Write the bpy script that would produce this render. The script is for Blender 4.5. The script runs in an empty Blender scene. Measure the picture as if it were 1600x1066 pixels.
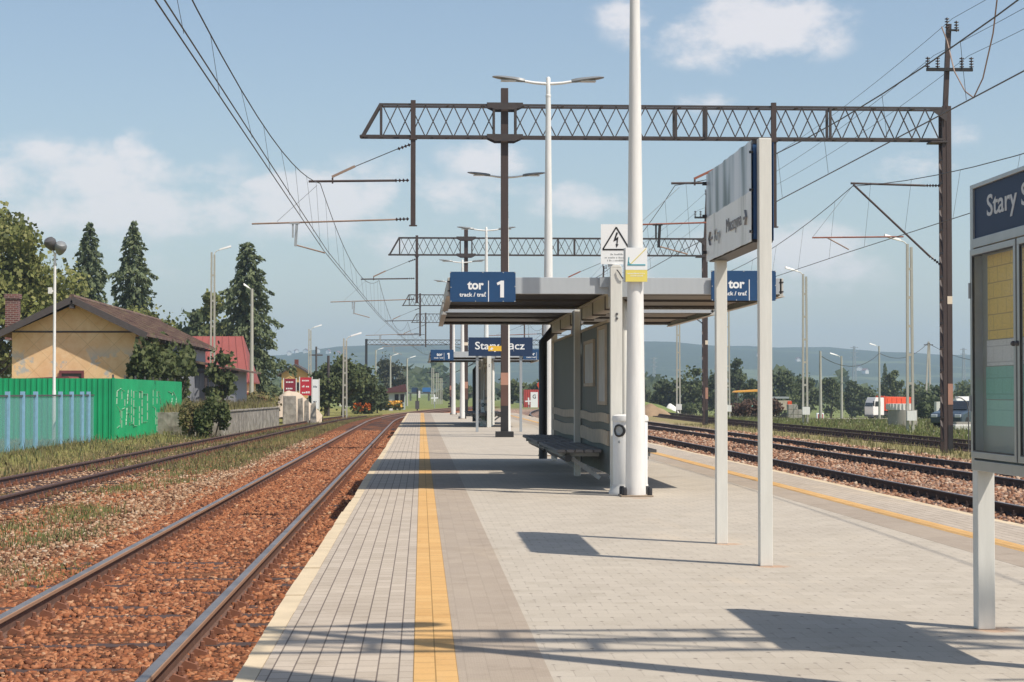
import bpy, bmesh, math, random
import numpy as np
from mathutils import Vector, Matrix
R = math.radians
C = bpy.context.scene.collection
sc = bpy.context.scene
random.seed(7); rng = np.random.default_rng(7)

# ------------------------------------------------------------------ camera, sky, sun, exposure
FPX, CX, CY, VX, VY, CH = 3000.0, 800.0, 533.0, 658.0, 613.0, 1.36
pitch = math.atan((VY-CY)/FPX)
yaw = math.atan((CX-VX)/FPX*math.cos(pitch))
cd = bpy.data.cameras.new('camera'); cam = bpy.data.objects.new('camera', cd); C.objects.link(cam)
cd.sensor_width = 36; cd.lens = FPX/1600*36; cd.clip_end = 20000; cd.clip_start = 0.1
cam.location = (0, 0, CH); cam.rotation_euler = (math.pi/2+pitch, 0, -yaw); sc.camera = cam
_F = Vector((math.sin(yaw)*math.cos(pitch), math.cos(yaw)*math.cos(pitch), math.sin(pitch)))
_R = Vector((math.cos(yaw), -math.sin(yaw), 0)); _U = _R.cross(_F)
def ray(px, py): return _F + (px-CX)/FPX*_R + (CY-py)/FPX*_U
def at(px, py, Y):
    d = ray(px, py); return Vector((0, 0, CH)) + d*(Y/d.y)
def gp(px, py, z=-0.5):
    d = ray(px, py); return Vector((0, 0, CH)) + d*((z-CH)/d.z)
def sm(t):
    t = min(1, max(0, t)); return t*t*(3-2*t)
def gz(x, y): return -0.5 - 2.3*sm((y-105)/170)*sm((x-15)/18) + .2*sm((-8.9-x)/1.6)
def gh(px, py):                                    # ground point under a pixel, on the sloping yard
    Y = 40.0
    while Y < 900:
        p = at(px, py, Y)
        if p.z <= gz(p.x, p.y): break
        Y += 1
    return Vector((p.x, p.y, gz(p.x, p.y)))

SUN = Vector((0.50, -0.40, 1.0)).normalized()      # towards the sun
elev = math.asin(SUN.z)
sd = bpy.data.lights.new('sun', 'SUN'); sun = bpy.data.objects.new('sun', sd); C.objects.link(sun)
sd.energy = 4.2; sd.angle = R(0.53); sd.color = (1.0, 0.94, 0.85)
sun.rotation_euler = SUN.to_track_quat('Z', 'Y').to_euler()

w = bpy.data.worlds.new('World'); sc.world = w; w.use_nodes = True
nt = w.node_tree; nt.nodes.clear()
def wn(t, **k):
    n = nt.nodes.new(t)
    for a, b in k.items(): setattr(n, a, b)
    return n
def wmath(op, a, b=None, clamp=False):
    n = wn('ShaderNodeMath', operation=op); n.use_clamp = clamp
    for i, v in enumerate((a, b)):
        if v is None: continue
        if isinstance(v, (int, float)): n.inputs[i].default_value = v
        else: nt.links.new(v, n.inputs[i])
    return n.outputs[0]
SKY_STRENGTH = 0.12
sky = wn('ShaderNodeTexSky', sky_type='NISHITA'); sky.sun_disc = False
sky.sun_elevation = elev; sky.sun_rotation = math.atan2(SUN.x, SUN.y)
sky.air_density = 1.0; sky.dust_density = 0.9; sky.ozone_density = 1.4
tc = wn('ShaderNodeTexCoord'); sep = wn('ShaderNodeSeparateXYZ'); nt.links.new(tc.outputs['Generated'], sep.inputs[0])
nz1 = wn('ShaderNodeTexNoise'); nz1.inputs['Scale'].default_value = 22; nz1.inputs['Detail'].default_value = 9; nz1.inputs['Roughness'].default_value = 0.6
mp = wn('ShaderNodeMapping'); mp.inputs['Scale'].default_value = (1, 1, 1.7)
nt.links.new(tc.outputs['Generated'], mp.inputs[0]); nt.links.new(mp.outputs[0], nz1.inputs['Vector'])
# cumulus banks: direction (x, z over y), half sizes, weight
az = wmath('DIVIDE', sep.outputs[0], wmath('MAXIMUM', sep.outputs[1], 0.05))
el = wmath('DIVIDE', sep.outputs[2], wmath('MAXIMUM', sep.outputs[1], 0.05))
banks = []
def bank(px, py, rx, ry, wgt): banks.append(((px-VX)/FPX, (VY-py)/FPX, rx/FPX, ry/FPX, wgt))
bank(60, 275, 190, 60, .95); bank(215, 230, 45, 34, .75); bank(230, 330, 230, 60, .62); bank(490, 308, 150, 50, 1.0); bank(585, 300, 60, 36, .9)
bank(1150, 30, 230, 90, .9); bank(1020, 20, 110, 40, .7); bank(150, 300, 330, 100, .5); bank(560, 330, 260, 100, .5); bank(760, 245, 110, 40, .5); bank(880, 315, 130, 40, .95); bank(700, 320, 190, 50, .6); bank(1270, 395, 130, 62, .8)
bank(1150, 420, 300, 70, .45); bank(1430, 260, 90, 40, .55); bank(1510, 200, 60, 28, .45); bank(1110, 160, 90, 28, .3); bank(120, 400, 260, 70, .3)
bank(-500, 260, 300, 90, .9); bank(-900, 100, 300, 120, .8); bank(2100, 200, 300, 110, .9); bank(2700, 380, 400, 90, .8)
acc = None
for bx_, bz_, rx_, rz_, wg in banks:
    dx = wmath('DIVIDE', wmath('SUBTRACT', az, bx_), rx_); dz = wmath('DIVIDE', wmath('SUBTRACT', el, bz_), rz_)
    m = wmath('MULTIPLY', wmath('SUBTRACT', 1.0, wmath('ADD', wmath('MULTIPLY', dx, dx), wmath('MULTIPLY', dz, dz)), clamp=True), wg)
    acc = m if acc is None else wmath('MAXIMUM', acc, m)
front = wmath('GREATER_THAN', sep.outputs[1], 0.05)
acc = wmath('MULTIPLY', acc, front)
raw = wmath('ADD', wmath('MULTIPLY', acc, 0.62), wmath('MULTIPLY', wmath('SUBTRACT', nz1.outputs['Fac'], 0.5), 2.1))
den = wn('ShaderNodeMapRange'); den.interpolation_type = 'SMOOTHSTEP'; nt.links.new(raw, den.inputs[0])
den.inputs[1].default_value = 0.03; den.inputs[2].default_value = 0.58
cl = wmath('MULTIPLY', wmath('MULTIPLY', den.outputs[0], 0.74), wmath('MULTIPLY', acc, 3.0, clamp=True))
mix = wn('ShaderNodeMix', data_type='RGBA'); nt.links.new(cl, mix.inputs[0]); tint = wn('ShaderNodeMix', data_type='RGBA', blend_type='MULTIPLY'); tint.inputs[0].default_value = 1; nt.links.new(sky.outputs[0], tint.inputs[6]); tint.inputs[7].default_value = (.985, .945, .905, 1); nt.links.new(tint.outputs[2], mix.inputs[6])
CLOUD = 0.88/SKY_STRENGTH
mix.inputs[7].default_value = (CLOUD, CLOUD*0.93, CLOUD*0.92, 1)
bg = wn('ShaderNodeBackground'); bg.inputs['Strength'].default_value = SKY_STRENGTH
out = wn('ShaderNodeOutputWorld'); nt.links.new(mix.outputs[2], bg.inputs[0]); nt.links.new(bg.outputs[0], out.inputs[0])
sc.view_settings.view_transform = 'Standard'; sc.view_settings.look = 'None'
sc.view_settings.exposure = 0.24; sc.view_settings.gamma = 1
sc.cycles.max_bounces = 6; sc.cycles.volume_bounces = 1; sc.cycles.use_denoising = True
sc.cycles.transparent_max_bounces = 8; sc.cycles.caustics_reflective = False; sc.cycles.caustics_refractive = False

# ------------------------------------------------------------------ materials
def lin(r, g, b):
    f = lambda c: ((c/255+0.055)/1.055)**2.4 if c > 10 else c/255/12.92
    return (f(r), f(g), f(b), 1)
class NT:
    def __init__(s, name):
        s.m = bpy.data.materials.new(name); s.m.use_nodes = True; s.t = s.m.node_tree
        s.b = s.t.nodes['Principled BSDF']; s._pos = s._obj = None
    def node(s, t, **k):
        n = s.t.nodes.new(t)
        for a, b in k.items(): setattr(n, a, b)
        return n
    def put(s, sock, v):
        if v is None: return
        if hasattr(v, 'is_output') or isinstance(v, bpy.types.NodeSocket): s.t.links.new(v, sock)
        else: sock.default_value = v
    def pos(s):
        if not s._pos: s._pos = s.node('ShaderNodeNewGeometry')
        return s._pos.outputs['Position']
    def island(s):
        s.pos(); return s._pos.outputs['Random Per Island']
    def obj(s):
        if not s._obj: s._obj = s.node('ShaderNodeTexCoord')
        return s._obj.outputs['Object']
    def xyz(s, v):
        n = s.node('ShaderNodeSeparateXYZ'); s.put(n.inputs[0], v); return n.outputs
    def comb(s, x, y, z=0.0):
        n = s.node('ShaderNodeCombineXYZ')
        for i, v in enumerate((x, y, z)): s.put(n.inputs[i], v)
        return n.outputs[0]
    def math(s, op, a, b=None, clamp=False):
        n = s.node('ShaderNodeMath', operation=op); n.use_clamp = clamp
        s.put(n.inputs[0], a); s.put(n.inputs[1], b); return n.outputs[0]
    def noise(s, scale, detail=4, rough=0.55, vec=None, col=False):
        n = s.node('ShaderNodeTexNoise'); s.put(n.inputs['Vector'], vec if vec is not None else s.pos())
        n.inputs['Scale'].default_value = scale; n.inputs['Detail'].default_value = detail; n.inputs['Roughness'].default_value = rough
        return n.outputs['Color' if col else 'Fac']
    def voro(s, scale, vec=None, out='Color', feature='F1'):
        n = s.node('ShaderNodeTexVoronoi', feature=feature); s.put(n.inputs['Vector'], vec if vec is not None else s.pos()); n.inputs['Scale'].default_value = scale
        return n.outputs[out]
    def ramp(s, fac, stops):
        n = s.node('ShaderNodeValToRGB'); s.put(n.inputs[0], fac); e = n.color_ramp.elements
        while len(e) < len(stops): e.new(0.5)
        for i, (p, c) in enumerate(stops):
            e[i].position = p; e[i].color = c if len(c) == 4 else (*c, 1)
        return n.outputs[0]
    def step(s, v, a, b):
        n = s.node('ShaderNodeMapRange'); n.interpolation_type = 'SMOOTHSTEP'
        s.put(n.inputs[0], v); n.inputs[1].default_value = a; n.inputs[2].default_value = b; return n.outputs[0]
    def mix(s, f, a, b, blend='MIX'):
        n = s.node('ShaderNodeMix', data_type='RGBA', blend_type=blend)
        s.put(n.inputs[0], f); s.put(n.inputs[6], a); s.put(n.inputs[7], b); return n.outputs[2]
    def bump(s, h, strength=0.3, dist=0.02):
        n = s.node('ShaderNodeBump'); s.put(n.inputs['Height'], h); n.inputs['Strength'].default_value = strength; n.inputs['Distance'].default_value = dist
        s.put(s.b.inputs['Normal'], n.outputs[0])
    def done(s, col, rough=0.8, metal=0.0, spec=None):
        s.put(s.b.inputs['Base Color'], col); s.put(s.b.inputs['Roughness'], rough); s.put(s.b.inputs['Metallic'], metal)
        if spec is not None: s.b.inputs['Specular IOR Level'].default_value = spec
        return s.m
def sc_(c, k): return (min(1, c[0]*k), min(1, c[1]*k), min(1, c[2]*k), 1)
def pm(name, c, rough=0.6, var=0.18, scale=3.0, metal=0.0, bump=0.0, bscale=40, spec=None, streak=False):
    n = NT(name); c = (*c[:3], 1)
    v = n.obj()
    if streak:
        o = n.xyz(n.pos()); v = n.comb(n.math('MULTIPLY', o[0], 6.0), n.math('MULTIPLY', o[1], 6.0), n.math('MULTIPLY', o[2], 0.7))
    f = n.noise(scale, 6, 0.62, v)
    col = n.ramp(f, [(0.25, sc_(c, 1-var)), (0.5, c), (0.75, sc_(c, 1+var))])
    if bump: n.bump(n.noise(bscale, 4, 0.6, n.obj()), bump, 0.01)
    return n.done(col, rough, metal, spec)
M = {}
def add(k, *a, **b): M[k] = pm(k, *a, **b)
add('white_paint', lin(234, 231, 225), .42, .09, 3, streak=True)
add('galv', lin(168, 172, 174), .45, .10, 5, metal=.25, streak=True)
add('galv_light', lin(222, 219, 209), .5, .07, 4, streak=True)
add('mast_brown', lin(72, 58, 54), .6, .22, 4, bump=.2, streak=True)
add('mast_black', lin(40, 38, 38), .6, .2, 4)
add('truss', lin(70, 62, 60), .6, .25, 5)
add('band_salmon', lin(178, 132, 112), .7, .12)
add('band_brown', lin(98, 70, 60), .7, .12)
add('band_white', lin(232, 214, 190), .6, .1)
add('arm_pale', lin(152, 128, 112), .55, .15)
add('arm_rust', lin(150, 92, 72), .7, .2)
add('insulator', lin(62, 44, 40), .25, .15)
add('wire', lin(64, 62, 62), .5, .1)
add('wire_copper', lin(70, 64, 58), .45, .1)
add('lum_grey', lin(128, 130, 130), .4, .08)
add('lum_lens', lin(205, 205, 200), .2, .03)
add('flange', lin(150, 132, 112), .7, .25, 12)
add('bolt_black', lin(40, 38, 40), .5, .1)
add('sign_blue', lin(26, 70, 112), .6, .10, 3)
add('sign_navy', lin(24, 50, 84), .6, .08, 3)
add('sign_frame_blue', lin(52, 92, 140), .4, .10, 3)
add('letter_white', lin(240, 240, 238), .5, .02)
add('letter_shaded', lin(205, 205, 205), .5, .05)  # white lettering toned to grey, shade of the board face put into the colour
add('letter_faded', lin(136, 136, 138), .7, .35, 25)
add('letter_pale', lin(160, 162, 162), .7, .2, 25)
add('sign_white', lin(242, 242, 240), .4, .02)
add('sign_black', lin(30, 28, 28), .5, .1)
add('sign_yellow', lin(232, 214, 110), .45, .04)
add('sign_yellow_exit', lin(240, 190, 60), .45, .05)
add('sign_teal', lin(70, 160, 175), .45, .04)
add('fascia', lin(184, 188, 190), .42, .06, 2, streak=True)
add('fascia_end', lin(196, 192, 182), .5, .1, 3)
add('ceiling_dark', lin(84, 80, 76), .6, .15, 3)
add('ceiling', lin(112, 107, 101), .35, .15, 2, metal=.3)
add('shelter_wall', lin(80, 86, 84), .55, .12, 2, streak=True)
add('wood_pale', lin(186, 172, 152), .75, .18, 5)
add('wood_grey', lin(128, 124, 122), .75, .3, 6)
add('gasket', lin(60, 58, 56), .6, .1)
add('pipe_black', lin(44, 46, 50), .4, .1)
add('alu', lin(172, 174, 174), .35, .08, 6, metal=.5)
add('poster_back', lin(150, 152, 138), .7, .15, 2)
add('poster_grey', lin(190, 190, 186), .7, .12, 4)
add('fence_green', lin(22, 158, 102), .5, .2, .7)
add('graffiti', lin(176, 196, 176), .8, .2, 8)
add('post_blue', lin(140, 180, 206), .5, .18, 6)
add('rail_dark', lin(62, 46, 42), .7, .25, 8)
add('plaster', lin(214, 172, 112), .85, .10, 1.5, bump=.2)
add('roof_red', lin(148, 76, 68), .6, .10, 1.0)
add('brick_chimney', lin(116, 66, 60), .9, .25, 8)
add('wood_dark', lin(82, 74, 72), .8, .2, 5)
add('wood_fence', lin(150, 152, 158), .85, .18, 2, streak=True)
add('maroon', lin(120, 66, 66), .7, .2, 5)
add('glass_dark', (.02, .022, .025), .08, .1)
add('concrete', lin(160, 154, 144), .85, .14, 2, bump=.3)
add('concrete_pole', lin(176, 172, 160), .85, .16, 3, streak=True)
add('concrete_white', lin(222, 218, 210), .85, .08, 3)
add('sand', lin(190, 172, 150), .95, .15, 1.2, bump=.8, bscale=8)
add('earth', lin(150, 126, 98), .95, .2, 1.0, bump=.8, bscale=6)
add('bark', lin(92, 80, 68), .9, .25, 5, bump=.4)
add('hut_grey', lin(180, 186, 186), .7, .06, 1)
add('hut_roof', lin(92, 56, 58), .6, .12, 3)
add('red', lin(196, 44, 60), .5, .08, 3)
add('maroon_banner', lin(140, 40, 56), .5, .08, 3)
add('orange', lin(226, 84, 40), .45, .08, 3)
add('container_red', lin(186, 74, 66), .5, .12, 2)
add('yellow_canopy', lin(238, 170, 70), .5, .05)
add('turquoise', lin(80, 200, 180), .4, .05)
add('tyre', (.02, .02, .02), .85, .1)
add('car_blue', lin(62, 74, 86), .25, .05)
add('car_silver', lin(196, 200, 204), .25, .05)
add('flower_orange', lin(236, 120, 40), .7, .2, 9)
add('flower_yellow', lin(226, 170, 60), .7, .2, 9)
add('steel_dark', lin(86, 84, 84), .6, .15)
add('wagon_blue', lin(50, 110, 170), .5, .1)
add('pylon', lin(150, 155, 160), .5, .1)
def leafmat(name, cols, rough=.6):
    n = NT(name); col = n.ramp(n.island(), [(i/(len(cols)-1), c) for i, c in enumerate(cols)])
    big = n.noise(0.55, 3, .6)
    col = n.mix(1.0, col, n.ramp(big, [(0.3, (.62, .66, .62)), (0.7, (1.25, 1.22, 1.1))]), 'MULTIPLY')
    m = n.done(col, rough); n.b.inputs['Specular IOR Level'].default_value = .25
    tr = n.node('ShaderNodeBsdfTranslucent'); n.put(tr.inputs[0], col)
    if True:                                           # shading normals tilted upward to brighten foliage; the leaf geometry does not lean
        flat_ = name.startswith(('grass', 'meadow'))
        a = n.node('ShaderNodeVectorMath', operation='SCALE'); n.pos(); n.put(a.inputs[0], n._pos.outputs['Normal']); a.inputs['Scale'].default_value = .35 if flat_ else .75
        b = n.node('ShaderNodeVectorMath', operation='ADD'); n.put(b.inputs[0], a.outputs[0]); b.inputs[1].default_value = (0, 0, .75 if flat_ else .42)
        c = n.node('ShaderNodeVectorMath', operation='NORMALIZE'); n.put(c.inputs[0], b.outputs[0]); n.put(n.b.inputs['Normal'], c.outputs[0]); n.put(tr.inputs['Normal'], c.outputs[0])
    mx = n.node('ShaderNodeMixShader'); mx.inputs[0].default_value = .45
    o = n.t.nodes['Material Output']; n.t.links.new(n.b.outputs[0], mx.inputs[1]); n.t.links.new(tr.outputs[0], mx.inputs[2]); n.t.links.new(mx.outputs[0], o.inputs[0])
    M[name] = m
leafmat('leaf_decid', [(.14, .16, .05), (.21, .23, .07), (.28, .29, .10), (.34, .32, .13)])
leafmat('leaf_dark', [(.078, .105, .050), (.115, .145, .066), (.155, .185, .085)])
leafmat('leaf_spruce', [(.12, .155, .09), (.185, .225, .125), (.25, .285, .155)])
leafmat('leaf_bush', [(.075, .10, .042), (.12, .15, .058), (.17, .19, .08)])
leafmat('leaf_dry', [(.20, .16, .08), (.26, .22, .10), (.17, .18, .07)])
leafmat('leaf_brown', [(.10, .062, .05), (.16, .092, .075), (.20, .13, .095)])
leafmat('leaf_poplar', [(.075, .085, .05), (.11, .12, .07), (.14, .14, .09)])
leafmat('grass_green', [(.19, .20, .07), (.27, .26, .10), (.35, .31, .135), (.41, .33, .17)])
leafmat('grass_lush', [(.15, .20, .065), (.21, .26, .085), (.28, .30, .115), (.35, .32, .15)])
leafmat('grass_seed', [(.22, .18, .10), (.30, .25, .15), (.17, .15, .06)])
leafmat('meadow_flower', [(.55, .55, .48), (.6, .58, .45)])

# ------------------------------------------------------------------ mesh helpers
class MB:
    def __init__(s): s.v = []; s.f = []
    def add(s, vs, fs):
        b = len(s.v); s.v += [tuple(v) for v in vs]; s.f += [tuple(b+i for i in f) for f in fs]; return s
    def box(s, x0, x1, y0, y1, z0, z1):
        return s.add([(x0, y0, z0), (x1, y0, z0), (x1, y1, z0), (x0, y1, z0), (x0, y0, z1), (x1, y0, z1), (x1, y1, z1), (x0, y1, z1)],
                     [(3, 2, 1, 0), (4, 5, 6, 7), (0, 1, 5, 4), (1, 2, 6, 5), (2, 3, 7, 6), (3, 0, 4, 7)])
    def beam(s, a, b, w, h=None, up=(0, 0, 1)):                       # rectangular bar from a to b
        a, b = Vector(a), Vector(b); d = (b-a).normalized(); h = h or w
        u = Vector(up)
        if abs(d.dot(u)) > .98: u = Vector((0, 1, 0))
        r = d.cross(u).normalized()*w/2; q = r.cross(d).normalized()*h/2
        vs = [p+i*r+j*q for p in (a, b) for i, j in ((-1, -1), (1, -1), (1, 1), (-1, 1))]
        return s.add(vs, [(0, 1, 2, 3), (7, 6, 5, 4), (0, 4, 5, 1), (1, 5, 6, 2), (2, 6, 7, 3), (3, 7, 4, 0)])
    def tube(s, pts, rad, n=8, cap=True):
        pts = [Vector(p) for p in pts]; k = len(pts)
        rad = rad if isinstance(rad, (list, tuple)) else [rad]*k
        vs = []; ref = None
        for i, p in enumerate(pts):
            d = (pts[min(i+1, k-1)]-pts[max(i-1, 0)]).normalized()
            if ref is None: ref = Vector((1, 0, 0)) if abs(d.x) < .9 else Vector((0, 1, 0))
            u = (ref - d*ref.dot(d)).normalized(); q = d.cross(u); ref = u
            vs += [p + rad[i]*(math.cos(2*math.pi*j/n)*u + math.sin(2*math.pi*j/n)*q) for j in range(n)]
        fs = [(i*n+j, i*n+(j+1) % n, (i+1)*n+(j+1) % n, (i+1)*n+j) for i in range(k-1) for j in range(n)]
        if cap: fs += [tuple(range(n-1, -1, -1)), tuple(range((k-1)*n, k*n))]
        return s.add(vs, fs)
    def lathe(s, prof, c=(0, 0, 0), n=24, axis=None):                 # prof: (r, z)
        pts = [Vector(c)+Vector((0, 0, z)) for r, z in prof]
        vs = []
        for (r, z), p in zip(prof, pts):
            vs += [p+Vector((r*math.cos(2*math.pi*j/n), r*math.sin(2*math.pi*j/n), 0)) for j in range(n)]
        k = len(prof)
        fs = [(i*n+j, i*n+(j+1) % n, (i+1)*n+(j+1) % n, (i+1)*n+j) for i in range(k-1) for j in range(n)]
        fs += [tuple(range(n-1, -1, -1)), tuple(range((k-1)*n, k*n))]
        return s.add(vs, fs)
    def quad(s, a, b, c, d): return s.add([a, b, c, d], [(0, 1, 2, 3)])
    def prism(s, poly, y0, y1):                                       # polygon in xz, along y
        n = len(poly)
        return s.add([(x, y0, z) for x, z in poly]+[(x, y1, z) for x, z in poly],
                     [tuple(range(n)), tuple(range(2*n-1, n-1, -1))]+[(i, i+n, (i+1) % n+n, (i+1) % n) for i in range(n)])
    def prismx(s, poly, x0, x1):                                      # polygon in yz, along x
        n = len(poly)
        return s.add([(x0, y, z) for y, z in poly]+[(x1, y, z) for y, z in poly],
                     [tuple(range(n-1, -1, -1)), tuple(range(n, 2*n))]+[(i, (i+1) % n, (i+1) % n+n, i+n) for i in range(n)])
    def xf(s, m):
        s.v = [tuple(m @ Vector(v)) for v in s.v]; return s
    def mesh(s, name, smooth=False, fix=True):
        me = bpy.data.meshes.new(name); me.from_pydata(s.v, [], s.f); me.update()
        if fix:
            bm = bmesh.new(); bm.from_mesh(me); bmesh.ops.recalc_face_normals(bm, faces=bm.faces); bm.to_mesh(me); bm.free()
        if smooth: me.shade_smooth() if hasattr(me, 'shade_smooth') else None
        return me
def link(name, me, mat, parent=None, loc=None):
    o = bpy.data.objects.new(name, me); C.objects.link(o)
    if mat is not None and not me.materials: me.materials.append(M[mat] if isinstance(mat, str) else mat)
    if parent: o.parent = parent
    if loc is not None: o.location = loc
    return o
PATTERN = {'wall', 'roof', 'ceiling', 'graffiti', 'girder_lattice', 'plank_wall', 'lettering', 'lattice_mast', 'girder', 'girder_chords', 'tower', 'roof_seam', 'rivet', 'fence', 'frame', 'wall_frame', 'door', 'gasket', 'trunk', 'stems', 'sleeper', 'rail_fastening', 'side_panel', 'front_panel'}
def pieces(mb):                                    # far apart bits of one builder become parts of their own
    n = len(mb.v); par = list(range(n))
    def find(i):
        while par[i] != i: par[i] = par[par[i]]; i = par[i]
        return i
    for f in mb.f:
        for a, b in zip(f, f[1:]): par[find(a)] = find(b)
    V = np.array(mb.v); rt = np.array([find(i) for i in range(n)]); ids = list(dict.fromkeys(rt.tolist()))
    if len(ids) < 2 or len(ids) > 120: return [mb]
    bx = [(V[rt == i].min(0), V[rt == i].max(0)) for i in ids]; grp = list(range(len(ids)))
    def fg(i):
        while grp[i] != i: i = grp[i]
        return i
    for i in range(len(ids)):
        for j in range(i):
            gap = np.maximum(0, np.maximum(bx[i][0]-bx[j][1], bx[j][0]-bx[i][1])); s = max((bx[i][1]-bx[i][0]).max(), (bx[j][1]-bx[j][0]).max())
            if np.linalg.norm(gap) <= max(.02, .49*s): grp[fg(i)] = fg(j)
    out = {}; gi = {r: fg(k) for k, r in enumerate(ids)}
    for f in mb.f: out.setdefault(gi[rt[f[0]]], []).append(f)
    res = []
    for fs in out.values():
        use = sorted({i for f in fs for i in f}); mp_ = {i: k for k, i in enumerate(use)}; m = MB(); m.v = [mb.v[i] for i in use]; m.f = [tuple(mp_[i] for i in f) for f in fs]; res.append(m)
    return res
def part(name, mb, mat, parent, smooth=False, bevel=0, label=None):
    if name not in PATTERN and len(mb.v) < 6000:
        ps = pieces(mb)
        if len(ps) > 1: return [part(name, p, mat, parent, smooth, bevel, label) if False else _part(name, p, mat, parent, smooth, bevel, label) for p in ps][0]
    return _part(name, mb, mat, parent, smooth, bevel, label)
def _part(name, mb, mat, parent, smooth=False, bevel=0, label=None):
    o = link(name, mb.mesh(name, smooth), mat, parent)
    if bevel:
        b = o.modifiers.new('bevel', 'BEVEL'); b.width = bevel; b.segments = 2; b.limit_method = 'ANGLE'; b.angle_limit = R(40)
    if smooth:
        try: o.data.set_sharp_from_angle(angle=R(40))
        except Exception: pass
    if label: o['label'] = label
    return o
def tag(o, label, cat, group=None):
    o['label'] = label; o['category'] = cat
    if group: o['group'] = group
    return o
def thing(name, label, cat, loc=(0, 0, 0), rz=0, group=None):
    o = bpy.data.objects.new(name, None); C.objects.link(o); o.location = loc; o.rotation_euler = (0, 0, rz); o.empty_display_size = .2
    return tag(o, label, cat, group)
def struct(name, mb, mat, smooth=False):
    o = link(name, mb if isinstance(mb, bpy.types.Mesh) else mb.mesh(name, smooth), mat); o['kind'] = 'structure'; return o
def dup(root, loc, label, rz=None, group=None, skip=()):
    def cp(o, par):
        c = o.copy(); C.objects.link(c); c.parent = par
        for ch in o.children:
            if ch.name.split('.')[0] not in skip: cp(ch, c)
        return c
    r = cp(root, None); r.location = loc; r['label'] = label
    if rz is not None: r.rotation_euler = (0, 0, rz)
    if group: r['group'] = group
    return r
def npmesh(name, verts, faces):                                       # faces: (n,k) int array
    me = bpy.data.meshes.new(name); n, k = faces.shape
    me.vertices.add(len(verts)); me.vertices.foreach_set('co', np.asarray(verts, np.float32).ravel())
    me.loops.add(n*k); me.loops.foreach_set('vertex_index', faces.astype(np.int32).ravel())
    me.polygons.add(n); me.polygons.foreach_set('loop_start', np.arange(0, n*k, k, dtype=np.int32))
    me.update(calc_edges=True); me.validate(); return me
def text_mb(s, size, bold=0.0, ext=0.002, align='LEFT', sx=1.0, space=1.0):
    cu = bpy.data.curves.new('lettering', 'FONT'); cu.body = s; cu.size = size; cu.offset = bold*size; cu.extrude = ext
    cu.align_x = align; cu.resolution_u = 4; cu.space_character = space
    o = bpy.data.objects.new('lettering', cu); C.objects.link(o); bpy.context.view_layer.update()
    me = bpy.data.meshes.new_from_object(o.evaluated_get(bpy.context.evaluated_depsgraph_get()))
    bpy.data.objects.remove(o); bpy.data.curves.remove(cu)
    mb = MB(); mb.add([(v.co.x*sx, v.co.y, v.co.z) for v in me.vertices], [tuple(p.vertices) for p in me.polygons]); bpy.data.meshes.remove(me)
    return mb
FRONT = Matrix(((1, 0, 0, 0), (0, 0, -1, 0), (0, 1, 0, 0), (0, 0, 0, 1)))       # text facing -Y
LEFT = Matrix(((0, 0, -1, 0), (-1, 0, 0, 0), (0, 1, 0, 0), (0, 0, 0, 1)))       # text facing -X, reading towards -Y
def front_text(s, size, x, y, z, **k): return text_mb(s, size, **k).xf(Matrix.Translation((x, y, z)) @ FRONT)
def left_text(s, size, x, y, z, **k): return text_mb(s, size, **k).xf(Matrix.Translation((x, y, z)) @ LEFT)
# ------------------------------------------------------------------ setting: ground, hills, haze
def curve(Y): return max(0.0, Y-105)**2/1600
def interp(Y, pts):
    if Y <= pts[0][0]: return pts[0][1]
    for (a, b), (c, d) in zip(pts, pts[1:]):
        if Y <= c: return b+(d-b)*(Y-a)/(c-a)
    return pts[-1][1]
def xc_main(Y): return -2.36+curve(Y)
def xc_side(Y): return interp(Y, [(0, -7.5), (35, -7.42), (60, -7.05), (90, -6.5), (120, -5.7), (160, -3.4)])
def xc_two(Y): return 8.0+curve(Y)
def xc_three(Y): return 12.12+curve(Y)
def xc_four(Y): return 18.3+curve(Y)*.8

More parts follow.
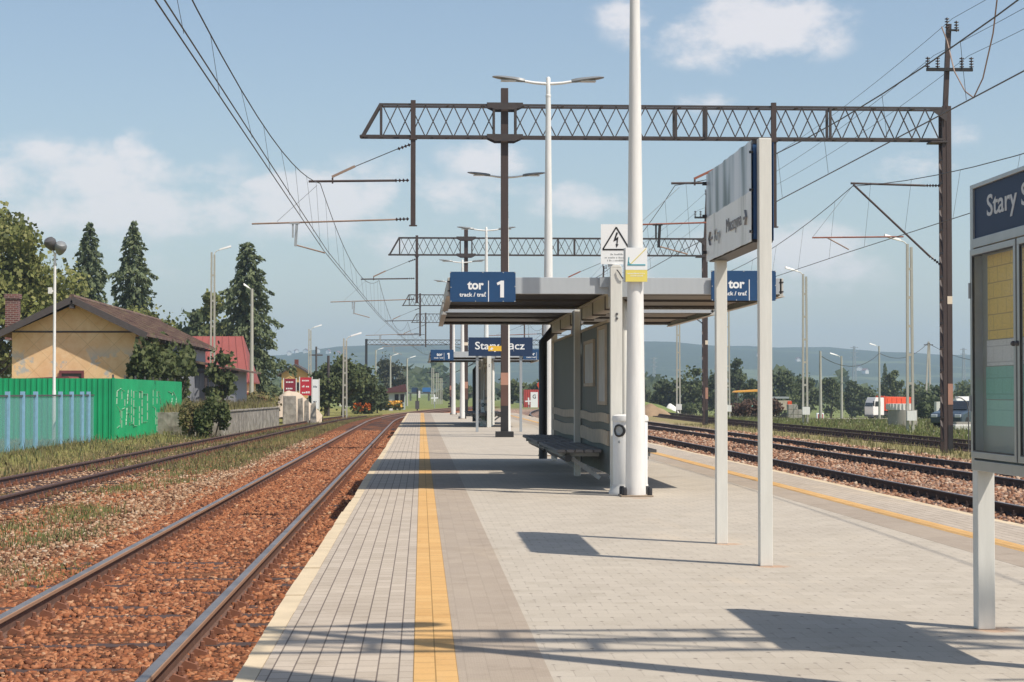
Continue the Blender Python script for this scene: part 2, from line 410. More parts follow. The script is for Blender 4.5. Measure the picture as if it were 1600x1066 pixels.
def ground_material():
    n = NT('ground'); p = n.pos(); x, y, z = n.xyz(p)
    big = n.noise(.16, 5, .6); mid = n.noise(.9, 6, .65); fine = n.noise(9, 5, .7); vor = n.voro(16, out='Color')
    cv = n.math('MAXIMUM', n.math('SUBTRACT', y, 105.0), 0.0); xcv = n.math('SUBTRACT', x, n.math('DIVIDE', n.math('MULTIPLY', cv, cv), 1600.0))
    xw = n.math('ADD', xcv, n.math('MULTIPLY', n.math('SUBTRACT', mid, .5), 2.4))
    dirt = n.ramp(fine, [(.25, lin(112, 86, 66)), (.5, lin(156, 122, 94)), (.75, lin(180, 148, 118))])
    dirt = n.mix(.3, dirt, n.ramp(n.xyz(vor)[0], [(0, lin(84, 66, 56)), (.5, lin(142, 112, 92)), (1, lin(174, 150, 130))]))
    rusty = n.mix(.5, n.ramp(fine, [(.3, lin(120, 72, 50)), (.7, lin(184, 122, 88))]), n.ramp(n.xyz(vor)[1], [(0, lin(100, 58, 42)), (1, lin(192, 128, 92))]))
    grass = n.ramp(mid, [(.25, lin(112, 112, 62)), (.5, lin(146, 140, 84)), (.75, lin(172, 156, 104))])
    grass = n.mix(n.step(fine, .42, .7), grass, lin(110, 112, 58))
    lush = n.ramp(mid, [(.25, lin(92, 104, 58)), (.5, lin(118, 126, 74)), (.75, lin(148, 144, 94))])
    # left: rusty by the main track, then dirt, then grass
    col = n.mix(n.step(xw, -5.4, -4.0), dirt, rusty)
    gl = n.math('MAXIMUM', n.step(n.math('MULTIPLY', xw, -1.0), 8.9, 10.2),
                n.math('MULTIPLY', n.step(n.math('ADD', n.math('MULTIPLY', big, 22), n.math('MULTIPLY', y, .16)), 16, 26), n.step(n.math('MULTIPLY', xw, -1.0), 4.4, 5.6)))
    gl = n.math('MAXIMUM', gl, n.math('MULTIPLY', n.step(n.math('ADD', mid, n.math('MULTIPLY', big, .6)), .80, .98), n.math('MULTIPLY', n.step(n.math('MULTIPLY', xw, -1.0), 4.6, 5.5), .8)))
    col = n.mix(gl, col, grass)
    # right: pale mixed ballast, weeds between the far tracks, meadow beyond
    stone = n.ramp(n.xyz(vor)[0], [(0, lin(92, 70, 62)), (.35, lin(150, 116, 98)), (.7, lin(184, 156, 138)), (1, lin(214, 204, 192))])
    col = n.mix(n.step(x, 5.5, 6.5), col, n.mix(.35, stone, dirt))
    wr = n.math('MULTIPLY', n.step(n.math('ADD', mid, n.math('MULTIPLY', n.step(x, 13.5, 16), .25)), .52, .75), n.step(x, 13.2, 14.6))
    col = n.mix(n.math('MULTIPLY', wr, .75), col, grass)
    col = n.mix(n.step(xw, 20.0, 21.5), col, lush)
    col = n.mix(n.step(y, 190, 240), col, lush)
    far = n.step(y, 300, 700)
    col = n.mix(far, col, n.ramp(n.noise(.004, 4, .6), [(.3, lin(84, 104, 52)), (.55, lin(120, 128, 72)), (.7, lin(150, 144, 92))]))
    n.bump(n.math('ADD', n.math('MULTIPLY', fine, .5), n.voro(16, out='Distance')), .7, .05)
    return n.done(col, .95, spec=.1)
xs = sorted(set([-4800, -3000, -1500, -800, -400, -200, -120, -80] + list(range(-60, 61, 3)) + [70, 80, 100, 130, 200, 400, 800, 1500, 3000, 4800]))
ys = sorted(set([-250, -100, -50] + list(range(-20, 330, 5)) + [350, 400, 500, 700, 1000, 1500, 2200, 3500, 5600]))
gv = np.array([(x, y, gz(x, y)) for y in ys for x in xs]); nx = len(xs)
gf = np.array([(j*nx+i, j*nx+i+1, (j+1)*nx+i+1, (j+1)*nx+i) for j in range(len(ys)-1) for i in range(nx-1)])
struct('ground', npmesh('ground', gv, gf), ground_material(), True)

def hills_material():
    n = NT('hills'); p = n.pos(); f1 = n.noise(.0035, 5, .55); f2 = n.noise(.05, 5, .7)
    forest = n.ramp(f2, [(.3, (.022, .038, .022)), (.7, (.045, .065, .032))])
    field = n.ramp(f2, [(.3, (.09, .12, .05)), (.7, (.14, .16, .08))])
    x, y, z = n.xyz(p)
    msk = n.math('MULTIPLY', n.step(f1, .52, .60), n.step(n.math('ADD', z, n.math('MULTIPLY', f1, -30)), 70, 30))
    n.bump(f2, 1.0, 8)
    return n.done(n.mix(msk, forest, field), .95, spec=0)
def ridge(px):                                    # height of the skyline (photo pixels above the horizon) by direction
    return interp(px, [(-900, 60), (-200, 66), (300, 44), (420, 56), (500, 68), (560, 72), (640, 70), (800, 66), (940, 74), (1020, 79), (1120, 76), (1250, 71), (1380, 64), (1530, 56), (1800, 60), (2500, 70)])
hv = []; HX = np.linspace(-3600, 4200, 157); HY = np.linspace(1900, 5400, 36); rs = np.random.default_rng(3)
ph = rs.uniform(0, 6, 6)
def hill_z(x, y):
    if True:
        px = VX + x/y*FPX; h = ridge(px)*3600/FPX
        t = sm((y-1900)/1700)*(1-.15*sm((y-3700)/1600))
        bump = 5*math.sin(x*.006+ph[0]+y*.002)+3.5*math.sin(x*.017+ph[1])+2*math.sin(x*.041+ph[2]+y*.01)+1.2*math.sin(x*.09+ph[3])+.8*math.sin(x*.21+ph[4])
        return -6 + (h+7)*t + bump*t*.55
for y in HY:
    for x in HX: hv.append((x, y, hill_z(x, y)))
nx = len(HX); hf = np.array([(j*nx+i, j*nx+i+1, (j+1)*nx+i+1, (j+1)*nx+i) for j in range(len(HY)-1) for i in range(nx-1)])
struct('hills', npmesh('hills', np.array(hv), hf), hills_material(), True)

hz = MB().box(-5000, 5000, -260, 5800, -7, 190)
hm = bpy.data.materials.new('haze'); hm.use_nodes = True; t = hm.node_tree; t.nodes.remove(t.nodes['Principled BSDF'])
pv = t.nodes.new('ShaderNodeVolumePrincipled'); pv.inputs['Density'].default_value = 0.00026; pv.inputs['Color'].default_value = (.60, .75, .95, 1); pv.inputs['Anisotropy'].default_value = 0.1
t.links.new(pv.outputs[0], t.nodes['Material Output'].inputs['Volume'])
ho = link('haze', hz.mesh('haze'), hm); ho['kind'] = 'stuff'

# ------------------------------------------------------------------ platform
Y0, Y1 = -9.0, 127.0; XL, XR = -.895, 6.19
def paving(kind):
    n = NT('paving_'+kind); p = n.pos(); x, y, z = n.xyz(p)
    big = n.noise(.7, 5, .6); fine = n.noise(60, 3, .7); stain = n.noise(2.6, 6, .7)
    def brick(vx, vy, wd, rh, mortar, off=.5, c1=(0, 0, 0, 1), c2=(1, 1, 1, 1)):
        b = n.node('ShaderNodeTexBrick'); n.put(b.inputs['Vector'], n.comb(vx, vy)); b.offset = off
        b.inputs['Scale'].default_value = 1; b.inputs['Brick Width'].default_value = wd; b.inputs['Row Height'].default_value = rh
        b.inputs['Mortar Size'].default_value = mortar; b.inputs['Mortar Smooth'].default_value = .2
        b.inputs['Color1'].default_value = c1; b.inputs['Color2'].default_value = c2; b.inputs['Mortar'].default_value = (.5, .5, .5, 1)
        return b
    if kind == 'edge':
        b = brick(y, n.math('ADD', x, .004), .2, .1035, .0045); base = [(0, lin(174, 160, 143)), (1, lin(186, 172, 155))]; joint = lin(104, 92, 84)
    elif kind == 'yellow':
        b = brick(y, n.math('ADD', x, .036), .2, .108, .004); base = [(0, lin(200, 156, 98)), (1, lin(208, 166, 108))]; joint = lin(150, 118, 70)
    elif kind == 'tactile':
        b = brick(y, x, .2, .11, .002); base = [(0, lin(163, 148, 131)), (1, lin(169, 154, 137))]; joint = lin(153, 139, 123)
    else:
        b = brick(x, y, .165, .2, .003); base = [(0, lin(177, 166, 150)), (1, lin(184, 173, 157))]; joint = lin(164, 153, 139)
    col = n.ramp(n.xyz(b.outputs['Color'])[0], base)
    col = n.mix(n.math('MULTIPLY', b.outputs['Fac'], .9), col, joint)
    if kind == 'main':                               # dark pockets where three blocks meet
        r = n.math('DIVIDE', y, .2); row = n.math('FLOOR', n.math('ADD', r, .5)); fy = n.math('ABSOLUTE', n.math('SUBTRACT', r, row))
        u = n.math('ADD', n.math('DIVIDE', x, .165), n.math('MULTIPLY', row, .5)); fx = n.math('ABSOLUTE', n.math('SUBTRACT', u, n.math('ROUND', u)))
        d = n.math('ADD', n.math('POWER', n.math('DIVIDE', fx, .085), 2.0), n.math('POWER', n.math('DIVIDE', fy, .10), 2.0))
        jit = n.voro(5.5, out='Color')
        k = n.math('MULTIPLY', n.step(d, 1.2, .3), n.step(n.xyz(jit)[0], 0.0, .8))
        col = n.mix(n.math('MULTIPLY', k, n.math('ADD', .25, n.math('MULTIPLY', stain, .75))), col, lin(92, 82, 76))
    if kind == 'tactile':                            # ribs across the walking direction
        s = n.math('SINE', n.math('MULTIPLY', x, 2*math.pi/.0275)); s2 = n.math('SINE', n.math('MULTIPLY', y, 2*math.pi/.0275))
        col = n.mix(n.math('MULTIPLY', n.step(n.math('MULTIPLY', s, s2), .1, .7), .22), col, lin(120, 108, 102))
    col = n.mix(1.0, col, n.ramp(big, [(.25, (.90, .89, .88)), (.5, (1, 1, 1)), (.75, (1.05, 1.045, 1.03))]), 'MULTIPLY')
    col = n.mix(1.0, col, n.ramp(stain, [(.25, (.80, .785, .76)), (.45, (1, 1, 1)), (1, (1.02, 1.02, 1.02))]), 'MULTIPLY')
    col = n.mix(1.0, col, n.ramp(fine, [(.3, (.93, .93, .93)), (.7, (1.05, 1.05, 1.05))]), 'MULTIPLY')
    gum = n.voro(2.3, out='Distance'); gc = n.xyz(n.voro(2.3, out='Color'))
    spot = n.math('MULTIPLY', n.step(gum, .075, .05), n.step(gc[0], .62, .64))
    col = n.mix(n.math('MULTIPLY', spot, n.math('MULTIPLY', gc[1], .55)), col, lin(84, 76, 70))
    drift = n.noise(.35, 6, .7, n.comb(n.math('MULTIPLY', x, 1.6), n.math('MULTIPLY', y, .5)))
    col = n.mix(n.math('MULTIPLY', n.step(drift, .54, .72), .32), col, lin(206, 186, 158))
    if kind == 'main':                               # rust washed out of the post feet
        for px_, py_ in ((3.24, 10.9), (2.70, 14.93), (2.70, 17.15), (2.76, 24.6), (2.57, 25.95)):
            dd = n.math('ADD', n.math('POWER', n.math('DIVIDE', n.math('SUBTRACT', x, px_+.05), .17), 2.0), n.math('POWER', n.math('DIVIDE', n.math('SUBTRACT', y, py_-.02), .16), 2.0))
            col = n.mix(n.math('MULTIPLY', n.step(n.math('ADD', dd, n.math('MULTIPLY', stain, 1.4)), 1.6, .7), .42), col, lin(176, 116, 66))
    h = n.math('SUBTRACT', n.math('MULTIPLY', fine, .15), b.outputs['Fac'])
    n.bump(h, .35, .004)
    return n.done(col, .85, spec=.25)
P = {k: paving(k) for k in ('edge', 'yellow', 'tactile', 'main')}
add('kerb', lin(204, 184, 152), .85, .14, 2.5, bump=.4, bscale=14)
struct('platform_base', MB().box(XL+.06, XR-.06, Y0, Y1, -.52, -.07), 'concrete')
def strip(name, x0, x1, k, z=0.0): struct(name, MB().box(x0, x1, Y0, Y1-.3, -.07, z), P[k])
xk = XL+.115
strip('edge_paving', xk, -.036, 'edge'); strip('yellow_line', -.036, .18, 'yellow', .003); strip('tactile_strip', .18, .625, 'tactile', .0015)
strip('platform_paving', .625, 4.67, 'main'); strip('tactile_strip', 4.67, 5.12, 'tactile', .0015); strip('yellow_line', 5.12, 5.336, 'yellow', .003); strip('edge_paving', 5.336, XR-.13, 'edge')
kb = MB(); r = random.Random(5)
y = Y0
while y < Y1-.05:
    L = 1.0
    for s in (-1, 1):
        j = r.uniform(-.004, .004)+.010*math.sin(y*.31)+.006*math.sin(y*.83) if y < 60 else 0
        x0, x1 = (XL+j, xk-.004) if s < 0 else (XR-.126, XR+j)
        kb.box(x0, x1, y+.004, min(y+L-.004, Y1-.01), -.5, -.004+r.uniform(-.004, .004))
    y += L
kb.box(xk, XR-.13, Y1-.3, Y1, -.5, -.003)
struct('platform_kerb', kb, 'kerb')

# ------------------------------------------------------------------ tracks
def rail_material(name, side, top):
    n = NT(name); x, y, z = n.xyz(n.pos()); f = n.noise(14, 5, .65); f2 = n.noise(2.0, 4, .6)
    c = n.ramp(f, [(.3, sc_(side, .7)), (.7, sc_(side, 1.25))])
    if name == 'rail_main': c = n.mix(n.step(z, -.345, -.335), c, lin(158, 122, 96))
    if top:
        k = n.step(z, -.307, -.301); c = n.mix(k, c, n.ramp(f2, [(.3, lin(120, 112, 108)), (.7, lin(160, 152, 148))]))
        k2 = n.step(z, -.3035, -.301)
        return n.done(c, n.math('SUBTRACT', .75, n.math('MULTIPLY', k2, .35)), n.math('MULTIPLY', k2, .6))
    return n.done(c, .8)
M['rail_main'] = rail_material('rail_main', lin(106, 78, 64), True)
add('fastening_shaded', lin(58, 44, 40), .8, .25, 10)  # darker copy of fastening, shade on the right tracks put into the colour
M['rail_rust'] = rail_material('rail_rust', lin(84, 62, 56), False)
M['rail_worn'] = rail_material('rail_worn', lin(56, 43, 40), True)
add('sleeper', lin(74, 56, 50), .9, .3, 6, bump=.5, bscale=20)
add('sleeper_pale', lin(120, 104, 94), .9, .2, 6)
add('fastening', lin(128, 84, 62), .8, .25, 10)
RP = [(-.07, 0), (.07, 0), (.07, .012), (.012, .03), (.010, .115), (.036, .125), (.036, .150), (.030, .160), (-.030, .160), (-.036, .150), (-.036, .125), (-.010, .115), (-.012, .03), (-.07, .012)]
ZR = -.30
def rail_mb(xc, off, ya, yb, step=4.0):
    mb = MB(); ysr = list(np.arange(ya, yb+.01, step)); k = len(RP); vs = []
    for y in ysr: vs += [(xc(y)+off+px, y, ZR-.160+pz) for px, pz in RP]
    fs = [(i*k+j, i*k+(j+1) % k, (i+1)*k+(j+1) % k, (i+1)*k+j) for i in range(len(ysr)-1) for j in range(k)]
    return mb.add(vs, fs+[tuple(range(k)), tuple(range(len(vs)-1, len(vs)-k-1, -1))])
add('sleeper_shaded', lin(60, 46, 42), .9, .3, 6)  # sleeper colour with the shade beside the right rails painted in
slp_me = MB().box(-1.3, 1.3, -.12, .12, -.15, 0).mesh('sleeper')
def fast_mb():
    m = MB().box(-.165, .165, -.07, .07, -.004, .004)
    for s in (-1, 1):
        m.prism([(s*.05, .0), (s*.155, .0), (s*.15, .035), (s*.075, .06), (s*.05, .035)], -.06, .06)
        m.lathe([(.016, .035), (.016, .10), (.010, .105)], (s*.115, 0, 0), 6)
        m.lathe([(.026, .048), (.026, .07)], (s*.115, 0, 0), 6)
    return m
fas_me = fast_mb().mesh('rail_fastening'); fas_of = {'fastening': fas_me, 'fastening_shaded': fas_me.copy()}
def track(label, xc, ya, yb, mat, smat, see=(9, 60), zs=-.468, fm='fastening'):
    t = thing('railway_track', label, 'railway track', (0, 0, 0))
    for off in (-.75, .75): part('rail', rail_mb(xc, off, ya, yb), mat, t)
    ysl = np.arange(ya+.3, yb, .6); a = 0
    near = [y for y in ysl if y >= see[0]][:100]; rest = [y for y in ysl if y < see[0]]+[y for y in ysl if y >= see[0]][100:]
    for y in near:
        o_ = link('sleeper', slp_me, smat, t, (xc(y)+random.uniform(-.04, .04), y+random.uniform(-.03, .03), zs+random.uniform(-.016, .004))); o_.rotation_euler = (random.uniform(-.03, .03), random.uniform(-.006, .006), random.uniform(-.02, .02))
    m = MB()
    for y in rest: m.box(xc(y)-1.3, xc(y)+1.3, y-.12, y+.12, zs-.15, zs-.004)
    if rest: part('sleeper', m, smat, t)['kind'] = 'stuff'
    fy = [y for y in ysl if y >= see[0]]
    for y in fy[:50]:
        for off in (-.75, .75): link('rail_fastening', fas_of[fm], fm, t, (xc(y)+off, y, zs))
    m = MB()
    for y in fy[50:200]:
        for off in (-.75, .75): m.add([(v.co.x+xc(y)+off, v.co.y+y, v.co.z+zs) for v in fas_me.vertices], [tuple(p.vertices) for p in fas_me.polygons])
    if m.v: part('rail_fastening', m, fm, t)['kind'] = 'stuff'
    return t
track('shiny topped railway track on rust orange ballast along the left platform edge', xc_main, -8, 230, 'rail_main', 'sleeper', zs=-.449)
track('rusty overgrown siding track in dirt and grass in front of the green fence', xc_side, 10, 140, 'rail_rust', 'sleeper', (22, 80))
track('railway track on pale ballast directly beside the right platform edge', xc_two, -8, 260, 'rail_worn', 'sleeper_shaded', (20, 80), fm='fastening_shaded')
track('middle railway track on the right, between the platform side track and the weedy track', xc_three, 10, 260, 'rail_worn', 'sleeper_shaded', (30, 90), fm='fastening_shaded')
track('farthest railway track on the right, in weeds behind the brown lattice masts', xc_four, 20, 260, 'rail_rust', 'sleeper_shaded', (50, 110), fm='fastening_shaded')

# ballast beds
def ballast_material(name, cols, fcols):
    n = NT(name); v = n.voro(17, out='Color'); f = n.noise(11, 5, .7); big = n.noise(.5, 4, .6)
    c = n.mix(.45, n.ramp(n.xyz(v)[0], cols), n.ramp(f, fcols))
    c = n.mix(1.0, c, n.ramp(big, [(.3, (.82, .82, .82)), (.7, (1.12, 1.1, 1.08))]), 'MULTIPLY')
    n.bump(n.math('SUBTRACT', f, n.voro(17, out='Distance')), .9, .05)
    return n.done(c, .95, spec=.1)
M['ballast_rust'] = ballast_material('ballast_rust', [(0, lin(64, 42, 32)), (.3, lin(106, 68, 49)), (.7, lin(136, 90, 64)), (1, lin(156, 112, 82))], [(.25, lin(84, 54, 40)), (.75, lin(142, 96, 68))])
M['ballast_pale'] = ballast_material('ballast_pale', [(0, lin(80, 60, 54)), (.4, lin(150, 112, 94)), (.75, lin(180, 148, 128)), (1, lin(216, 206, 194))], [(.25, lin(100, 82, 72)), (.75, lin(178, 150, 132))])
def bed(name, xc, l, rr, ya, yb, z, mat, nx=10):
    ysb = list(np.arange(ya, yb, .8)); vs = []; q = random.Random(3)
    for y in ysb:
        for i in range(nx+1):
            u = i/nx; x = xc(y)-l+u*(l+rr); edge = min(u*(l+rr) if l > 2 else 9, (1-u)*(l+rr) if rr > 2 else 9)
            hgt = z*sm(edge/.9)+q.uniform(-.012, .012)
            vs.append((x+(q.uniform(-.15, .15) if edge < .3 else 0), y, -.5+hgt-(.03 if edge < .05 else 0)))
    k = nx+1
    fs = np.array([(j*k+i, j*k+i+1, (j+1)*k+i+1, (j+1)*k+i) for j in range(len(ysb)-1) for i in range(nx)])
    return struct(name, npmesh(name, np.array(vs), fs), mat, True)
bed('ballast', xc_main, 2.6, 1.4, -9, 240, .045, 'ballast_rust')
bed('ballast', xc_two, 1.75, 6.3, -9, 240, .03, 'ballast_pale', 14)

def stones(name, n, xf, yr, size, mat, zf, ydens=1.0):
    t = rng.uniform(0, 1, n); y = yr[0]*(yr[1]/yr[0])**t                       # denser towards the camera
    x = np.array([xf(b, a) for a, b in zip(y, rng.uniform(0, 1, n))])
    base = np.array([(sx, sy, sz) for sz in (-1, 1) for sy in (-1, 1) for sx in (-1, 1)], float)
    s = rng.uniform(.55, 1.35, n)*size*(.8+.5*t)
    v = base[None]*(1+rng.uniform(-.55, .3, (n, 8, 3)))
    v *= (s[:, None]*rng.uniform(.55, 1.2, (n, 3)))[:, None, :]*np.array([1, 1, .72])
    a, b, c = [rng.uniform(0, 2*np.pi, n) for _ in range(3)]; b = b*.25
    ca, sa = np.cos(a), np.sin(a); cb, sb = np.cos(b), np.sin(b)
    vx = v[:, :, 0]*cb[:, None]-v[:, :, 2]*sb[:, None]; vz = v[:, :, 0]*sb[:, None]+v[:, :, 2]*cb[:, None]; vy = v[:, :, 1]
    X = vx*ca[:, None]-vy*sa[:, None]+x[:, None]; Yv = vx*sa[:, None]+vy*ca[:, None]+y[:, None]
    Z = vz+np.array([zf(p, q) for p, q in zip(x, y)])[:, None]+rng.uniform(-.3, .35, n)[:, None]*s[:, None]
    f = np.array([(0, 1, 3, 2), (4, 6, 7, 5), (0, 4, 5, 1), (1, 5, 7, 3), (3, 7, 6, 2), (2, 6, 4, 0)])
    me = npmesh(name, np.stack([X, Yv, Z], -1).reshape(-1, 3), (f[None]+8*np.arange(n)[:, None, None]).reshape(-1, 4))
    o = link(name, me, mat); o['kind'] = 'stuff'; return o
def stonemat(name, stops):
    n = NT(name); f = n.noise(25, 4, .7); c = n.ramp(n.island(), stops)
    c = n.mix(1.0, c, n.ramp(f, [(.3, (.75, .74, .74)), (.7, (1.15, 1.12, 1.1))]), 'MULTIPLY')
    M[name] = n.done(c, .92, spec=.15)
stonemat('stone_rust', [(0, lin(74, 50, 40)), (.12, lin(118, 74, 54)), (.3, lin(142, 94, 68)), (.45, lin(154, 97, 66)), (.65, lin(164, 108, 75)), (.85, lin(174, 120, 86)), (.97, lin(184, 136, 102)), (1, lin(192, 156, 124))])
stonemat('stone_pale', [(0, lin(92, 66, 52)), (.25, lin(146, 104, 80)), (.5, lin(170, 130, 104)), (.8, lin(184, 152, 126)), (1, lin(200, 180, 158))])
stonemat('stone_grey', [(0, lin(96, 70, 54)), (.3, lin(148, 110, 84)), (.6, lin(168, 134, 104)), (.85, lin(186, 156, 126)), (1, lin(200, 180, 156))])
def rust_z(x, y):                                  # stones lie low over the sleepers here and there
    ph_ = (y-(-8+.3))/.6; over = abs(ph_-round(ph_))*.6 < .10 and -3.9 < x < -1.0 and math.sin(round(ph_)*2.4+x*2.1) > -.1 and y < 24
    return -.53 if over else (-.462 if x > -4.3 else -.49)
stones('ballast_stones', 95000, lambda u, y: -4.3+u*3.4 if u > .08 else -6.2+u*24, (9.5, 90), .024, 'stone_rust', rust_z)
stones('ballast_stones', 26000, lambda u, y: 6.2+u*8.6, (22, 90), .036, 'stone_pale', lambda x, y: -.475)
stones('gravel', 42000, lambda u, y: -9.2+u*5.5, (13, 75), .024, 'stone_grey', lambda x, y: -.495+.045*sm((x+4.96)/.9))

# ------------------------------------------------------------------ grass
def grass(name, n, place, h, wd, mat, lean=.5):
    p = np.array([place() for _ in range(n)]); hh = rng.uniform(.5, 1.3, n)*h; a = rng.uniform(0, 2*np.pi, n); l = rng.uniform(0, lean, n)*hh; la = rng.uniform(0, 2*np.pi, n)
    d = np.stack([np.cos(a), np.sin(a), 0*a], 1)*wd*rng.uniform(.6, 1.4, n)[:, None]/2
    top = p+np.stack([np.cos(la)*l, np.sin(la)*l, hh], 1); mid = p+np.stack([np.cos(la)*l*.35, np.sin(la)*l*.35, hh*.6], 1)
    v = np.stack([p-d, p+d, mid+d*.7, top, mid-d*.7], 1).reshape(-1, 3)
    f = (np.arange(n)*5)[:, None]+np.arange(5)[None]
    o = link(name, npmesh(name, v, f), mat); o['kind'] = 'stuff'; return o
def pl_left():
    while True:
        y = 34*(115/34)**random.random(); x = random.uniform(-18, -8.0)
        if x > xc_side(y)-1.0-random.random()*.6 or (66 < y < 91 and x < -10.5): continue
        return (x, y, gz(x, y))
def pl_between():
    y = 45*(150/45)**random.random(); x = xc_side(y)+.9+random.random()*(xc_main(y)-1.9-xc_side(y)-.9)
    return (x if random.random() < .62 else xc_side(y)+random.uniform(-1.0, .9), y, -.5)
def pl_right():
    y = 50*(190/50)**random.random(); x = 19.6+random.random()**1.3*32; return (x, y, gz(x, y))
def pl_weed():
    y = 40*(110/40)**random.random(); x = random.choice((random.uniform(14, 17.2), random.uniform(14.6, 16.6), random.uniform(17.7, 18.9))); return (x, y, -.5)
grass('grass', 40000, pl_left, .10, .022, 'grass_green', .9); grass('grass', 5000, pl_left, .26, .014, 'grass_seed'); grass('weeds', 1500, pl_left, .2, .04, 'leaf_bush', .8)
grass('grass', 14000, pl_between, .15, .020, 'grass_green'); grass('grass', 4000, pl_between, .12, .02, 'grass_seed')
grass('grass', 60000, pl_right, .19, .032, 'grass_lush', .9); grass('grass', 5000, pl_right, .36, .02, 'grass_seed')
grass('grass', 5000, pl_weed, .16, .022, 'grass_green')
MF = [pl_right() for _ in range(5200)]
TUFT = [gp(30, 780), gp(180, 770), gp(90, 850), gp(20, 830), gp(140, 835), gp(330, 735), gp(280, 755), gp(410, 705), gp(212, 764), gp(120, 815), gp(150, 805), gp(60, 850), gp(380, 720), gp(365, 712), gp(20, 905), gp(60, 912), gp(440, 690), gp(250, 745), gp(300, 742), gp(110, 800)]
def pl_tuft():
    c = random.choice(TUFT); return (c.x+random.gauss(0, .28), c.y+random.gauss(0, .7), -.49)
grass('grass', 5200, pl_tuft, .10, .012, 'grass_lush')
def pl_pt(x0, x1, y0, y1):
    return lambda: (random.uniform(x0, x1), random.uniform(y0, y1), -.49)
# ------------------------------------------------------------------ fitted lettering
def fit(mb, x0, x1, z0, z1):                       # scale flat text (xy) to a box, returns xy mesh
    a = np.array(mb.v); lo, hi = a[:, :2].min(0), a[:, :2].max(0)
    s = np.array([(x1-x0)/(hi[0]-lo[0]), (z1-z0)/(hi[1]-lo[1])])
    a[:, :2] = (a[:, :2]-lo)*s+np.array([x0, z0]); mb.v = [tuple(v) for v in a]; return mb
def ffit(s, x0, x1, z0, z1, y, bold=.03): return fit(text_mb(s, 1, bold, .0015), x0, x1, z0, z1).xf(Matrix.Translation((0, y, 0)) @ FRONT)
def lfit(s, y0, y1, z0, z1, x, bold=.0):           # faces -X; text starts at y0 (far) and ends at y1 (near)
    return fit(text_mb(s, 1, bold, .0015), 0, y0-y1, z0, z1).xf(Matrix.Translation((x, y0, 0)) @ LEFT)

def dashes(x0, x1, z, h, y, seed=0):               # a line of print too small to read
    q = random.Random(seed); m = MB(); x = x0
    while x < x1-h*.3:
        w_ = min(q.uniform(.35, .8)*h, x1-x); m.box(x, x+w_, y-.0012, y, z, z+h*q.choice((.7, .7, 1.0))); x += w_+h*(.25 if q.random() < .8 else .8)
    return m
# ------------------------------------------------------------------ platform lamps
def make_lamp(name, label, loc):
    t = thing(name, label, 'street lamp', loc, group='twin armed lamps down the platform')
    part('pole', MB().lathe([(.135, .02), (.129, .6), (.105, 2.9), (.076, 5.6), (.056, 7.55), (.053, 7.72)], n=28), 'white_paint', t, True)
    part('pole_top', MB().lathe([(.060, 7.70), (.060, 7.74), (.048, 7.75), (.048, 8.10), (.03, 8.13)], n=16), 'white_paint', t, True)
    part('base_flange', MB().box(-.21, .21, -.21, .21, 0, .022), 'flange', t, bevel=.004)
    for sx in (-1, 1):
        for sy in (-1, 1):
            part('anchor_bolt', MB().lathe([(.034, .022), (.034, .10), (.026, .125)], (sx*.165, sy*.165, 0), 10), 'bolt_black', t, True)
    for s in (-1, 1):
        part('arm', MB().tube([(s*.03, 0, 7.98), (s*.30, 0, 8.00), (s*.58, 0, 8.045)], [.034, .031, .028], 10), 'white_paint', t, True)
        prof = [(.50, .030, .045), (.60, .060, .055), (.75, .13, .05), (.95, .15, .042), (1.10, .13, .030), (1.20, .06, .014)]
        lum = MB(); ring = []
        for x, hw, th in prof:
            z = 8.035+(x-.5)*.13
            ring.append([(s*x, -hw, z), (s*x, -hw*.6, z+th), (s*x, hw*.6, z+th), (s*x, hw, z), (s*x, hw*.7, z-th*.55), (s*x, -hw*.7, z-th*.55)])
        vs = [p for r_ in ring for p in r_]; k = 6
        fs = [(i*k+j, i*k+(j+1) % k, (i+1)*k+(j+1) % k, (i+1)*k+j) for i in range(len(ring)-1) for j in range(k)]+[tuple(range(k)), tuple(range(len(vs)-k, len(vs)))]
        L = part('luminaire', lum.add(vs, fs), 'lum_grey', t, True)
        part('lens', MB().box(s*.70 if s > 0 else -1.02, s*1.02 if s > 0 else -.70, -.09, .09, 8.030, 8.052).xf(Matrix.Translation((0, 0, 0))), 'lum_lens', L)
    return t
lampA = make_lamp('platform_lamp', 'large white lamp post carrying the white and yellow notice plate beside the near shelter', (at(993, 613, 25.05).x, 25.05, 0))
lamps = [(2.72, 41.0, 'tall white twin arm lamp rising behind the near shelter roof, second nearest'),
         (2.62, 59.0, 'white twin arm lamp mostly hidden behind the brown mast on the platform'),
         (2.66, 78.5, 'white twin arm lamp behind the station name sign with a litter bin at its foot'),
         (2.10, 98.0, 'white twin arm lamp between tor 1 sign and second brown mast'),
         (1.95, 116.0, 'farthest white twin arm lamp near the end of the platform')]
for x, y, l in lamps: dup(lampA, (x, y, 0), l)
dup(lampA, (3.0, 8.02, 0), 'platform lamp standing out of view whose lamp head shadow falls across the yellow line')

